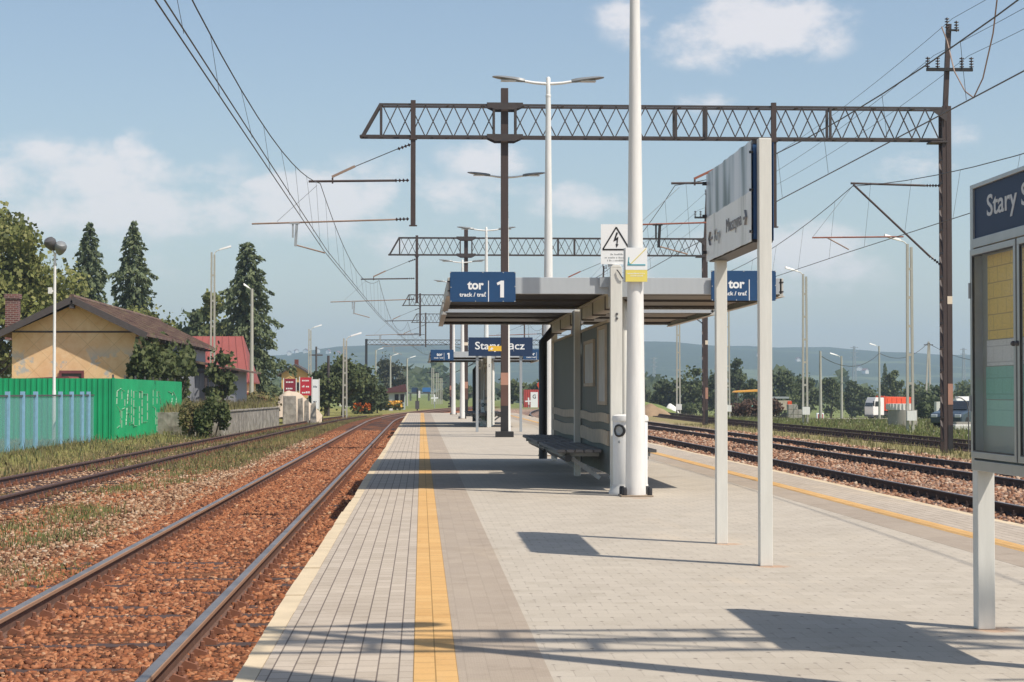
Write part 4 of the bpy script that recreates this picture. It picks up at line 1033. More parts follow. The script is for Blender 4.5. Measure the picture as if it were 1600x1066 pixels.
# far portal across the tracks
t = thing('portal_gantry', 'far thin portal gantry with lattice girder across the tracks beyond the platform end', 'gantry', (-9.0, 316, 0))
pg = MB()
for y in (-.2, .2):
    for z in (9.15, 9.95 if True else 0): pg.box(0, 40, y-.05, y+.05, z-.06, z+.06)
zig(pg, .2, 40, -.2, 9.2, 9.9, .75, 0, .05); zig(pg, .2, 40, .2, 9.2, 9.9, .75, 1, .05)
part('girder', pg, 'truss', t)
for X in (0, 40): part('leg', MB().box(X-.2, X+.2, -.2, .2, -.6, 10.1), 'mast_black', t)
dt = MB()
for X in (16.4, 18.5): dt.box(X-.1, X+.1, -.45, -.25, 5.2, 10)
part('drop_tube', dt, 'mast_black', t)
part('cantilever', MB().tube([(16.4, -.3, 5.4), (20.4, -.3, 8.0)], .07, 6).tube([(13.0, -.3, 3.9), (18.5, -.3, 6.4)], .06, 6).tube([(12, -.3, 9.6), (18.4, -.3, 7.7)], .05, 6), 'mast_black', t)

# ------------------------------------------------------------------ overhead wires
def sag(a, b, s, n=16): 
    a, b = Vector(a), Vector(b); return [a+(b-a)*(i/n)-Vector((0, 0, 4*s*(i/n)*(1-i/n))) for i in range(n+1)]
SY = [-42, 6.45, 58.05, 108.2, 171.8, 213.8, 316]
def overhead(label, xm_, xcw, twin, zm=7.66, zc=5.62):
    t = thing('overhead_line', label, 'overhead line', (0, 0, 0))
    mw = []; cw = []
    for i in range(len(SY)-1):
        L = SY[i+1]-SY[i]; s = 1.15*(min(L, 60)/50)**2
        m = sag((xm_[i], SY[i], zm), (xm_[i+1], SY[i+1], zm), s); c = sag((xcw[i], SY[i], zc), (xcw[i+1], SY[i+1], zc), .02)
        mw += m if not mw else m[1:]; cw += c if not cw else c[1:]
        nd = int(L/4.6)
        for k in range(nd):
            f = (k+.5)/nd; pm_ = Vector((xm_[i], SY[i], zm)).lerp(Vector((xm_[i+1], SY[i+1], zm)), f); pm_.z -= 4*s*f*(1-f)
            pc = Vector((xcw[i]+(.06 if twin and k % 2 else 0), SY[i], zc)).lerp(Vector((xcw[i+1]+(.06 if twin and k % 2 else 0), SY[i+1], zc)), f)
            if 10 < pm_.y < 230: part('dropper', MB().tube([pm_, pc], .0042, 5), 'wire', t)
    part('messenger_wire', MB().tube(mw, .0115, 6), 'wire', t)
    for k in range(2 if twin else 1):
        part('contact_wire', MB().tube([p+Vector((.10*k, 0, 0)) for p in cw], .0105, 6), 'wire_copper', t)
    return t
overhead('overhead wires above the left track, sweeping down from the top left of the sky', [-3.0, -3.0, -3.05, -2.38, -1.2, -.3, 10], [-2.85, -2.86, -2.93, -2.36, -1.0, 0.2, 10.5], True)
oh = overhead('overhead wires above the track beside the right platform edge, with a slack jumper loop', [7.95, 7.95, 7.72, 8.0, 9.6, 12, 22], [8.0, 8.0, 7.85, 8.0, 9.6, 12, 22], False)
a_, b_ = at(1520, 24, 28.6), at(1553, 108, 27.2)
part('jumper_wire', MB().tube([Vector((7.95, 28.9, 6.95)), Vector((8.02, 28.85, 6.72)), Vector((8.03, 28.5, 6.2)), Vector((8.02, 27.9, 5.80)), Vector((8.0, 27.4, 5.63)), Vector((8.02, 27.0, 5.85)), Vector((8.02, 26.5, 6.4)), Vector((7.95, 26.0, 6.95))], .011, 6), 'arm_pale', oh)
overhead('overhead wires above the middle track on the right, passing behind the notice board', [13.2, 13.2, 13.18, 13.1, 14.2, 16, 26], [13.05, 13.05, 12.98, 13.0, 14.1, 15.9, 26], False)
for k, (dx, z) in enumerate(((-.42, 11.7), (.66, 11.7), (.17, 12.85))):
    m = MB(); pts = []
    for i in range(len(SY)-1):
        off = .75 if SY[i+1] > 200 else 0
        s_ = sag((16.14+dx, SY[i], z), (16.14+dx, SY[i+1], z), .55); pts += s_ if not pts else s_[1:]
    tag(link('feeder_wire', m.tube(pts, .008, 5).mesh('feeder_wire'), 'wire'), ('thin feeder wire strung from the left insulators on the cross arm of the right mast', 'thin feeder wire strung from the right insulators on the cross arm of the right mast', 'topmost thin feeder wire strung from the peak of the right mast pole')[k], 'wire')
# ------------------------------------------------------------------ trees
def leaf_quads(name, cen, size, flat=0.0, droop=None):
    n = len(cen); nrm = rng.normal(size=(n, 3)); nrm[:, 2] = nrm[:, 2]*(1-flat)+flat*1.5; nrm /= np.linalg.norm(nrm, axis=1)[:, None]
    a = rng.normal(size=(n, 3))
    if droop is not None: a = droop+rng.normal(size=(n, 3))*.35
    a -= nrm*(a*nrm).sum(1)[:, None]; a /= np.linalg.norm(a, axis=1)[:, None]; b = np.cross(nrm, a)
    s = (size*rng.uniform(.6, 1.4, n))[:, None]; wv = .5 if droop is None else .30
    v = np.stack([cen-a*s*.6, cen+b*s*wv-a*s*.05, cen+a*s*.6, cen-b*s*wv+a*s*.05], 1).reshape(-1, 3)
    return npmesh(name, v, (np.arange(n)*4)[:, None]+np.arange(4)[None])
def deciduous(name, label, loc, h, rx, n, leaf, mat, seed, trunk=.3, clear=.18, clumps=26, group=None, cat='tree', sq=1.0):
    q = np.random.default_rng(seed); t = thing(name, label, cat, loc, group=group)
    zc = h*(clear+1)/2; rz = h*(1-clear)/2; cs = []
    tm = MB(); tm.tube([(0, 0, -.3), (.03*h*q.uniform(-1, 1), .02*h, h*.3), (.03*h*q.uniform(-1, 1), 0, h*.62)], [.035*h*trunk/.3*.8, .024*h*trunk/.3*.8, .008*h], 8)
    for i in range(clumps):
        d = q.normal(size=3); d /= np.linalg.norm(d); k = q.uniform(.35, .92) if i else .2
        taper = 1.0-.25*max(0, d[2])
        c = np.array([d[0]*rx*k*taper, d[1]*rx*k*taper, zc+d[2]*rz*k*sq]); cs.append((c, q.uniform(.20, .36)*min(rx, rz*1.2)))
        if c[2] > h*.2 and i < 16: tm.tube([(0, 0, max(h*.12, c[2]*.45)), tuple(c*.55+np.array([0, 0, c[2]*.12])), tuple(c)], [.011*h, .006*h, .002*h], 5)
    part('trunk', tm, 'bark', t, True)
    per = n//clumps; pts = []
    for c, r_ in cs:
        d = q.normal(size=(per, 3)); d /= np.linalg.norm(d, axis=1)[:, None]
        rad = r_*q.uniform(.25, 1.12, per)**.6*(1+.25*np.sin(d[:, 0]*5+c[0])*np.sin(d[:, 2]*6))
        pts.append(c+d*rad[:, None]*np.array([1.15, 1.15, .85]))
    stray = q.normal(size=(n//12, 3)); stray /= np.linalg.norm(stray, axis=1)[:, None]
    pts.append(np.array([0, 0, zc])+stray*np.array([rx, rx, rz])*q.uniform(.6, 1.02, n//12)[:, None]*np.array([.9, .9, .95]))
    P_ = np.concatenate(pts); P_ = P_[P_[:, 2] > .05*h]
    link('crown', leaf_quads('crown', P_, leaf, .2), mat, t); return t
def spruce(name, label, loc, h, r, seed, dens=1.0, mat='leaf_spruce', group=None, clear=.04, power=.8, ragged=.25):
    q = np.random.default_rng(seed); t = thing(name, label, 'tree', loc, group=group)
    part('trunk', MB().tube([(0, 0, -.3), (0, 0, h*.5), (0, 0, h*.985)], [h*.016, h*.009, .01], 7), 'bark', t, True)
    cen = []; dr = []; z = h*clear; k = 0
    while z < h*.99:
        f = 1-z/h; R_ = r*f**power*q.uniform(1-ragged, 1+ragged*.4); nb = int(7+5*f); a0 = q.uniform(0, 6)
        for i in range(nb):
            a = a0+2*math.pi*(i+q.uniform(-.3, .3))/nb; L = R_*q.uniform(.62, 1.12)+.06*h*.1; m = max(5, int(L*26*dens))
            u = q.uniform(.08, 1, m)**.75; x = u*L; zz = z+.10*L*np.sin(u*3.1)-.30*L*u**2+.10*L*u**4
            side = q.normal(size=m)*.10*L*(1-u*.55)
            cx_ = np.cos(a)*x-np.sin(a)*side; cy_ = np.sin(a)*x+np.cos(a)*side
            hang = np.abs(q.normal(size=m))*.05*h*.5*(.3+f)
            cen.append(np.stack([cx_, cy_, zz-hang*.7], 1))
            dr.append(np.stack([np.cos(a)*np.full(m, .7), np.sin(a)*np.full(m, .7), np.full(m, -.75)], 1))
        z += h*(.022+.018*f); k += 1
    me = leaf_quads('crown', np.concatenate(cen), h*.017+.07, 0.1, np.concatenate(dr)); link('crown', me, mat, t); return t
def bush(name, label, loc, rx, ry, h, n, leaf, mat, seed, cat='bush', group=None, clip=None):
    q = np.random.default_rng(seed); t = thing(name, label, cat, loc, group=group); cs = []
    tm = MB(); pts = []; nc = max(7, int(rx*ry*2))
    nc = min(nc, 40)
    for i in range(nc):
        a = q.uniform(0, 6.28); k = q.uniform(0, 1)**.5
        zz = h*(.25+.55*q.uniform(0, 1)*(1-.5*k)); c = np.array([math.cos(a)*rx*k*.8, math.sin(a)*ry*k*.8, zz])
        tm.tube([(c[0]*.3, c[1]*.3, -.1), tuple(c*.7), tuple(c)], [.03, .02, .008], 5)
        d = q.normal(size=(n//nc, 3)); d /= np.linalg.norm(d, axis=1)[:, None]
        s = np.array([min(rx, 1.2*h)*.42, min(ry, 1.2*h)*.42, h*.32])*q.uniform(.7, 1.15)
        pts.append(c+d*s*(q.uniform(.2, 1.1, n//nc)**.6)[:, None])
    P_ = np.concatenate(pts); P_[:, 2] = np.maximum(P_[:, 2], .03)
    if clip is not None: P_ = P_[~((P_[:, 2]+loc[2] < 2.2) & (P_[:, 0]+loc[0] > clip))]
    part('stems', tm, 'bark', t); link('foliage', leaf_quads('foliage', P_, leaf, .15), mat, t); return t
def H(py, Y, base=-.5): return CH+(VY-py)*Y/FPX-base                    # height of a pixel row at distance Y above its base
def X_(px, Y): return at(px, VY, Y).x

mf_ = np.array(MF)+np.stack([np.zeros(len(MF)), np.zeros(len(MF)), rng.uniform(.12, .34, len(MF))], 1)
o = link('meadow_flowers', leaf_quads('meadow_flowers', mf_[:2600], .045, .6), 'meadow_flower'); o['kind'] = 'stuff'
# ------------------------------------------------------------------ left side
# green corrugated fence: front panel facing us, return along the tracks
cX, cY = X_(177, 67), 67.0
t = thing('corrugated_fence', 'bright green corrugated metal fence with faded graffiti in front of the plaster house', 'fence', (cX, cY, -.5))
fb = MB(); pts = []
def ribs(mb, p, q_, z0, z1, out_, pitch=.19, d=.03):
    p, q_ = Vector(p), Vector(q_); L = (q_-p).length; u = (q_-p)/L; o = Vector(out_); path = []; s = 0
    while s < L-.001:
        for f, k in ((0, 0), (.52, 0), (.62, 1), (.90, 1)): 
            if s+f*pitch <= L: path.append(p+u*(s+f*pitch)+o*d*k)
        s += pitch
    path.append(q_); n = len(path)
    return mb.add([v+Vector((0, 0, z0)) for v in path]+[v+Vector((0, 0, z1)) for v in path], [(i, i+1, n+i+1, n+i) for i in range(n-1)])
part('front_panel', ribs(fb, (-9, 0, 0), (0, 0, 0), .06, 2.34, (0, -1, 0)), 'fence_green', t)
RY = 22.5; RXo = -.45
part('side_panel', ribs(MB(), (0, .01, 0), (RXo, RY, 0), .06, 2.34, (1, 0, 0)), 'fence_green', t)
part('corner_trim', MB().box(-.05, .05, -.045, .03, .05, 2.36), 'fence_green', t)
for i, f in enumerate((.03, .17, .30, .43, .55, .66, .79, .92)):
    part('post', MB().box(RXo*f-.14, RXo*f-.08, RY*f, RY*f+.06, 0, 2.48), 'steel_dark', t)
part('rail', MB().box(-9, -.05, .05, .10, 1.9, 1.96), 'steel_dark', t)
# painted scrawl on the side panel: chains of strokes on the rib crests
q = random.Random(12); gm = MB()
def scr(pts_):
    for (y0, z0), (y1, z1) in zip(pts_, pts_[1:]):
        n = max(1, int(abs(y1-y0)/.1+abs(z1-z0)/.28))
        for i in range(n):
            if q.random() < .22: continue
            a, b = i/n, (i+.8)/n; ya, yb = y0+(y1-y0)*a, y0+(y1-y0)*b
            gm.beam((.037+RXo*ya/RY, ya, z0+(z1-z0)*a), (.037+RXo*yb/RY, yb, z0+(z1-z0)*b), .005, .038, up=(1, 0, 0))
for y0, shape in ((.6, [(1.1, 2.0), (.1, 1.9), (0, 1.4), (.9, 1.2), (1.0, .7), (0, .6)]), (1.9, [(0, .6), (0, 1.95), (.8, 1.9), (.8, 1.3), (.05, 1.25)]), (3.0, [(0, .55), (.6, 1.95), (1.1, .6)]), (3.2, [(.1, 1.1), (.8, 1.1)]), (4.5, [(0, 1.95), (0, .7), (.9, .65)]),
                  (5.2, [(.9, 1.9), (0, 1.9), (0, .6), (1.0, .6)]), (5.4, [(0, 1.3), (.7, 1.3)]), (6.8, [(0, .6), (.1, 1.9), (.9, 1.9), (.9, .6)]), (8.2, [(0, 1.8), (1.2, 1.8), (1.2, .7), (0, .7)]), (11.2, [(0, 1.95), (0, 1.3), (.9, 1.2), (.9, .1)]), (12.6, [(0, 1.9), (0, .2)]), (13.2, [(0, 1.9), (1.0, 1.3), (1.2, .2)]),
                  (16.8, [(0, 1.9), (1.6, 1.8), (1.2, 1.2), (2.4, .9)]), (18.6, [(0, 1.9), (1.4, 1.6), (1.0, .8)]), (16.4, [(0, .9), (2.5, .9), (2.6, .3)])):
    scr([(y0+a, z) for a, z in shape])
part('graffiti', gm, 'graffiti', t)

# blue posts with wire mesh in front of the green fence
pa, pb = gp(20, 707, -.3), at(146, 687, 66.3)
t = thing('post_fence', 'row of pale blue posts with teal sheeting between them in front of the green fence', 'fence', (pa.x, pa.y, -.32))
ppx = (20, 43, 63, 101, 118, 134, 144)
def on_line(px):
    k = (px-VX)/FPX; d = pb-pa; f = (k*pa.y-pa.x)/(d.x-k*d.y); return pa+d*f
for px in ppx:
    p = on_line(px)-pa; part('post', MB().box(p.x-.06, p.x+.06, p.y-.06, p.y+.06, 0, 1.70), 'post_blue', t)
d = (pb-pa); e0 = -d*.35
part('top_rail', MB().beam((e0.x, e0.y, 1.58), (d.x, d.y, 1.58), .05), 'steel_dark', t)
sh = NT('teal_sheet'); sh.b.inputs['Base Color'].default_value = lin(128, 176, 178); sh.b.inputs['Roughness'].default_value = .5; sh.b.inputs['Alpha'].default_value = .38; M['teal_sheet'] = sh.m
nrm = Vector((d.y, -d.x, 0)).normalized()
part('sheeting', MB().beam((e0.x, e0.y, .80), (d.x, d.y, .80), .012, 1.5), 'teal_sheet', t)

# twin headed floodlight
p = at(84, 690, 62)
t = thing('floodlight_post', 'thin white post with two round lamp heads rising in front of the plaster house', 'street lamp', (p.x, p.y, -.5))
hh = H(388, p.y)
part('pole', MB().tube([(0, 0, 0), (0, 0, 1.9), (0, 0, 1.95), (0, 0, hh-.2)], [.062, .06, .05, .042], 12), 'white_paint', t, True)
part('cross_arm', MB().tube([(-.14, 0, hh-.02), (0, -.02, hh-.22), (.16, 0, hh-.12)], .03, 8), 'white_paint', t)
for x, z, m, s in ((-.12, hh+.08, 'steel_dark', -.35), (.18, hh-.05, 'lum_grey', .3)):
    L = part('lamp_head', MB().lathe([(.05, -.24), (.12, -.16), (.19, 0), (.20, .10), (.15, .19), (.05, .22)], n=16).xf(Matrix.Translation((x, -.05, z)) @ Matrix.Rotation(s, 4, 'Y') @ Matrix.Rotation(R(35), 4, 'X')), m, t, True)
part('bracket', MB().box(-.2, -.08, -.06, .06, hh-1.5, hh-1.3).box(-.08, -.05, -.02, .02, hh-1.45, hh-1.38), 'white_paint', t)

# plaster house with tiled roof
hx, hy0, hy1 = X_(112, 80), 80.0, 106.5
t = thing('plaster_house', 'old peach plaster house with dark tiled gable roof behind the green fence', 'house', (hx, hy0, -.5))
zr, ze, ev = H(466, 80), H(521, 80), 3.05; zg = .5
wl = 2.55
def roof_tiles():
    n = NT('roof_tiles'); x, y, z = n.xyz(n.obj()); b = n.node('ShaderNodeTexBrick'); n.put(b.inputs['Vector'], n.comb(y, n.math('MULTIPLY', x, 1.1))); b.inputs['Scale'].default_value = 1
    b.inputs['Brick Width'].default_value = .32; b.inputs['Row Height'].default_value = .34; b.inputs['Mortar Size'].default_value = .03
    f = n.noise(1.4, 6, .65); c = n.ramp(f, [(.3, lin(84, 62, 56)), (.5, lin(118, 92, 82)), (.62, lin(128, 112, 84)), (.75, lin(150, 122, 112))])
    n.bump(n.math('SUBTRACT', 1.0, b.outputs['Fac']), .6, .03)
    M['roof_tiles'] = n.done(n.mix(n.math('MULTIPLY', b.outputs['Fac'], .5), c, lin(58, 46, 42)), .9)
roof_tiles()
def plaster():
    n = NT('plaster_peeling'); x, y, z = n.xyz(n.obj()); f = n.noise(.7, 7, .65, n.obj()); f2 = n.noise(3, 5, .6, n.obj())
    c = n.ramp(f2, [(.3, lin(230, 186, 134)), (.7, lin(242, 206, 158))])
    m = n.math('MULTIPLY', n.step(f, .51, .56), n.step(z, 4.0, 3.0))
    m = n.math('MAXIMUM', m, n.math('MULTIPLY', n.step(f, .50, .55), n.step(z, 2.7, 1.5)))
    dia = n.math('PINGPONG', n.math('ADD', x, z), .55); dia2 = n.math('PINGPONG', n.math('SUBTRACT', x, z), .55)
    ln = n.math('MULTIPLY', n.math('MAXIMUM', n.step(dia, .02, .005), n.step(dia2, .02, .005)), .35)
    c = n.mix(ln, c, lin(150, 120, 84))
    M['plaster_peeling'] = n.done(n.mix(m, c, lin(190, 186, 176)), .9)
plaster()
inner = zr-.28
part('wall', MB().prism([(-wl, 0), (wl, 0), (wl, ze+.06), (0, inner), (-wl, ze+.06)], zg, hy1-hy0-.4), 'plaster_peeling', t)
part('string_course', MB().box(-wl, wl, zg-.03, zg-.003, ze+.02, ze+.09), 'wood_dark', t)
rf = MB(); L = hy1-hy0
for s in (-1, 1):
    vs = [(0, -.12, zr), (s*ev, -.12, ze-.02), (s*ev, L, ze-.02), (0, L, zr)]
    rf.add(vs+[(a, b, c-.12) for a, b, c in vs], [(0, 1, 2, 3), (4, 5, 6, 7), (0, 1, 5, 4), (1, 2, 6, 5), (2, 3, 7, 6), (3, 0, 4, 7)])
for s in (-1, 1):                                   # ribs of the interlocking tiles down each slope
    for k in range(int(L/.34)):
        yk = .1+k*.34; rf.beam((s*.08, yk, zr-.02), (s*(ev-.01), yk, ze-.005), .07, .05)
rfo = part('roof', rf, 'roof_tiles', t)
vb = MB()
for s in (-1, 1): vb.beam((0, -.15, zr-.10), (s*(ev+.02), -.15, ze-.12), .07, .26)
part('verge_board', vb, 'wood_dark', rfo)
part('ridge_cap', MB().tube([(0, -.14, zr+.02), (0, L, zr+.02)], .11, 8), 'roof_tiles', rfo)
rt = MB()
for k in range(14): rt.box(ev-.5, ev-.02, .3+k*1.9, .42+k*1.9, ze-.24, ze-.15)
for k in range(14): part('rafter_end', MB().box(ev-.5, ev-.02, .3+k*1.9, .42+k*1.9, ze-.24, ze-.145), 'wood_dark', rfo)
part('ridge_beam_end', MB().box(-.09, .09, -.14, .2, zr-.46, zr-.28), 'wood_dark', rfo)
chx = X_(17, 84)-hx
nb_ = NT('chimney_brick'); o_ = nb_.xyz(nb_.pos()); b_ = nb_.node('ShaderNodeTexBrick'); nb_.put(b_.inputs['Vector'], nb_.comb(nb_.math('ADD', o_[0], o_[1]), o_[2])); b_.inputs['Scale'].default_value = 1
b_.inputs['Brick Width'].default_value = .24; b_.inputs['Row Height'].default_value = .085; b_.inputs['Mortar Size'].default_value = .012; b_.inputs['Color1'].default_value = lin(130, 74, 66); b_.inputs['Color2'].default_value = lin(88, 54, 52); b_.inputs['Mortar'].default_value = lin(150, 136, 126)
M['chimney_brick'] = nb_.done(b_.outputs['Color'], .9)
c = part('chimney', MB().box(chx-.27, chx+.27, 4.0, 4.54, ze-.2, H(468, 84)).box(chx-.32, chx+.32, 3.95, 4.59, H(468, 84), H(461, 84)), 'chimney_brick', rfo, label='leaning brick chimney')
f = part('window', MB().box(-.55, .35+.05, zg-.04, zg+.02, 1.85, 2.70), 'maroon', t)
part('frame', MB().box(-.60, .42, zg-.08, zg-.041, 2.64, 2.76).box(-.60, -.50, zg-.08, zg-.041, 1.8, 2.64).box(.32, .42, zg-.08, zg-.041, 1.8, 2.64), 'maroon', f)
part('pane', MB().box(-.50, .32, zg-.055, zg-.042, 1.9, 2.64), 'glass_dark', f)
lean = part('lean_to_roof', MB().prism([(-1.9, 2.28), (-1.5, 2.42), (.2, 2.50), (.35, 2.30), (-.9, 2.26)], -1.9, zg-.09), 'maroon', t)
# barn wall and lean-to at the far end
pw = gp(290, 640); by = 97.0
bx = X_(318, by)
part('side_wall', MB().box(wl+.002, wl+.04, 12, L-.6, 0, ze-.02), 'wood_fence', t)
t = thing('timber_shed', 'weathered grey plank shed with sagging roof edge at the far end of the plaster house', 'shed', (X_(322, 101), 101, -.5))
sd_ = MB()
for i in range(12): sd_.box(-1.7+i*.27, -1.7+i*.27+.255, -.03+.006*(i % 3), .02, 0, 3.1)
part('plank_wall', sd_.box(1.52, 1.57, .03, 6, 0, 3.0).box(-1.7, -1.65, .03, 6, 0, 3.0), 'wood_fence', t)
part('roof', MB().prism([(-1.9, 3.75), (2.35, 2.95), (2.35, 2.86), (-1.9, 3.62)], -.5, 6), 'roof_tiles', t)
part('beam', MB().box(-1.7, 1.7, -.25, -.12, 2.86, 2.98), 'wood_dark', t)
part('post', MB().box(-.05, .07, -.25, -.12, 0, 2.86), 'wood_dark', t)

# red roofed house
rx, ry = X_(348, 128), 128.0
t = thing('red_roof_house', 'small house with steep red metal roof beyond the timber shed', 'house', (rx, ry, -.5))
zt, zl = H(524, ry), H(597, ry); hw = X_(392, ry)-rx
part('roof', MB().add([(-2.6, 3.2, zt), (X_(373, ry)-rx, 3.2, zt), (hw, -.3, zl), (-3.2, -.3, zl), (-3.2, 7, zl), (hw, 7, zl), (-3.2, -.3, zl-.1), (hw, -.3, zl-.1), (hw, 7, zl-.1), (-3.2, 7, zl-.1)],
     [(0, 1, 2, 3), (1, 5, 2), (0, 4, 5, 1), (0, 3, 4), (3, 2, 7, 6), (2, 5, 8, 7), (5, 4, 9, 8), (4, 3, 6, 9), (6, 7, 8, 9)]), 'roof_red', t)
sm_ = MB()
for i in range(9):
    f = i/8; a = Vector((-2.5+f*(X_(373, ry)-rx+2.4), 3.2, zt)); b = Vector((-3.1+f*(hw+3.0), -.3, zl)); sm_.beam(a+Vector((0, -.03, .02)), b+Vector((0, -.03, .02)), .03, .03)
part('roof_seam', sm_, 'roof_red', t)['kind'] = 'stuff'
part('wall', MB().box(-2.9, hw-.25, .1, 6.6, 0, zl-.1), 'plaster_peeling', t)
for X in (.85, 1.35): part('porch_post', MB().box(X, X+.12, -.2, -.08, 0, zl-.1), 'wood_pale', t)
part('porch_roof', MB().prism([(hw-.6, 2.0), (hw+.9, 1.4), (hw+.9, 1.3), (hw-.6, 1.9)], -.2, 3), 'roof_red', t)
t = thing('advert_banner', 'white banner with black lettering under the red roof', 'banner', (X_(353, 120), 120, -.5))
part('panel', MB().box(-.42, .40, -.02, .02, .9, H(598, 120)), 'sign_white', t)
part('lettering', dashes(-.38, .36, 1.50, .22, -.021, 4), 'sign_black', t); part('lettering', dashes(-.38, .1, 1.15, .14, -.021, 5), 'sign_black', t)
for X in (-.4, .36): part('post', MB().box(X, X+.05, .03, .08, 0, 2), 'wood_dark', t)

# loading ramp of stone, weeds on top
lx0 = X_(346, 80)
t = thing('loading_ramp', 'stained stone loading ramp beside the siding, overgrown on top', 'loading ramp', (lx0, 80, -.5))
def ramp_stone():
    n = NT('ramp_stone'); f = n.noise(2.2, 6, .65); o = n.xyz(n.pos()); st = n.noise(1, 5, .6, n.comb(n.math('MULTIPLY', o[0], 4), n.math('MULTIPLY', o[1], 2.2), n.math('MULTIPLY', o[2], .5)))
    c = n.ramp(f, [(.3, lin(120, 112, 102)), (.6, lin(166, 158, 146)), (.8, lin(190, 182, 168))]); c = n.mix(n.math('MULTIPLY', n.step(st, .48, .68), .7), c, lin(84, 78, 74))
    n.bump(n.voro(2.4, out='Distance'), .6, .08); M['ramp_stone'] = n.done(c, .95)
ramp_stone()
part('wall', MB().add([(0, 0, 0), (.55, 25, 0), (.55, 25, 1.0), (0, 0, 1.02), (-4, 0, 0), (-3.4, 25, 0), (-3.4, 25, 1.0), (-4, 0, 1.02)], [(0, 1, 2, 3), (4, 0, 3, 7), (5, 4, 7, 6), (1, 5, 6, 2), (3, 2, 6, 7)]), 'ramp_stone', t)
part('coping', MB().add([(-.4, -.05, 1.03), (.04, -.05, 1.03), (.59, 25, 1.01), (.15, 25, 1.01), (-.4, -.05, 1.09), (.04, -.05, 1.09), (.59, 25, 1.07), (.15, 25, 1.07)], [(0, 1, 5, 4), (1, 2, 6, 5), (4, 5, 6, 7), (3, 0, 4, 7), (2, 3, 7, 6)]), 'ramp_stone', t)
def pl_ramp():
    y = random.uniform(80, 105); return (lx0-.1-random.random()*3.4+(y-80)*.022, y, .5)
grass('grass', 3500, pl_ramp, .36, .03, 'grass_green'); grass('grass', 1600, pl_ramp, .5, .022, 'grass_seed')

# bushes near the fence end and house
bush('shrub', 'big leafy shrub hiding the roof eave and the side of the plaster house', (-11.55, 88.5, -.5), .8, 10, 5.2, 13000, .20, 'leaf_bush', 21, clip=-11.32)
bush('shrub', 'leafy shrub growing up against the right corner of the gable wall', (X_(212, 78.6), 78.6, -.5), 1.05, .7, 4.5, 4200, .17, 'leaf_bush', 28, clip=-11.25)
deciduous('small_tree', 'thin young tree growing against the timber shed', (X_(345, 99.5), 99.5, -.5), H(528, 99.5), 1.0, 1500, .2, 'leaf_bush', 24, clumps=12, cat='tree')
bush('shrub', 'dry brownish shrub between the green fence end and the stone ramp', (X_(301, 78.4), 78.4, -.5), .6, .7, 1.8, 2600, .09, 'leaf_dry', 22)
bush('shrub', 'tangled dark green shrub at the near corner of the stone ramp', (X_(329, 78), 78, -.5), .8, .7, 1.9, 3200, .10, 'leaf_bush', 23)
bush('shrub', 'yellowish weedy shrub on top of the ramp under the red roof', (X_(402, 110), 110, -.2), 1.2, 2.0, 1.9, 1500, .14, 'leaf_dry', 25)

# big trees behind the house
deciduous('leafy_tree', 'large light green leafy tree at the left edge behind the chimney', (X_(-15, 118), 118, -.5), H(312, 118), 4.8, 18000, .24, 'leaf_decid', 31, clear=.12, clumps=44)
deciduous('leafy_tree', 'yellow green leafy tree filling the gap behind the floodlight post', (X_(85, 128), 128, -.5), H(385, 128), 3.3, 11000, .22, 'leaf_decid', 32, clear=.1, clumps=30)
deciduous('leafy_tree', 'low green tree behind the middle of the tiled roof ridge', (X_(232, 140), 140, -.5), H(465, 140), 2.8, 5500, .22, 'leaf_decid', 33, clear=.1, clumps=22)
deciduous('leafy_tree', 'dark round leafy tree just left of the big right hand spruce', (X_(300, 165), 165, -.5), H(475, 165), 2.6, 3600, .3, 'leaf_dark', 34, clear=.1, clumps=20)
deciduous('leafy_tree', 'tall leafy tree touching the left side of the big spruce', (X_(335, 168), 168, -.5), H(445, 168), 2.4, 3600, .3, 'leaf_decid', 35, clear=.1, clumps=20)
spruce('spruce_tree', 'left of the two spruces standing close together behind the house', (X_(138, 150), 150, -.5), H(346, 150), 3.6, 41, power=.72)
spruce('spruce_tree', 'right of the two spruces standing close together behind the house', (X_(207, 142), 142, -.5), H(344, 142), 4.0, 42, ragged=.35, power=.72)
spruce('spruce_tree', 'big spruce on its own with drooping boughs behind the red roofed house', (X_(386, 146), 146, -.5), H(377, 146), 4.1, 43, 1.15, ragged=.42, power=.55)

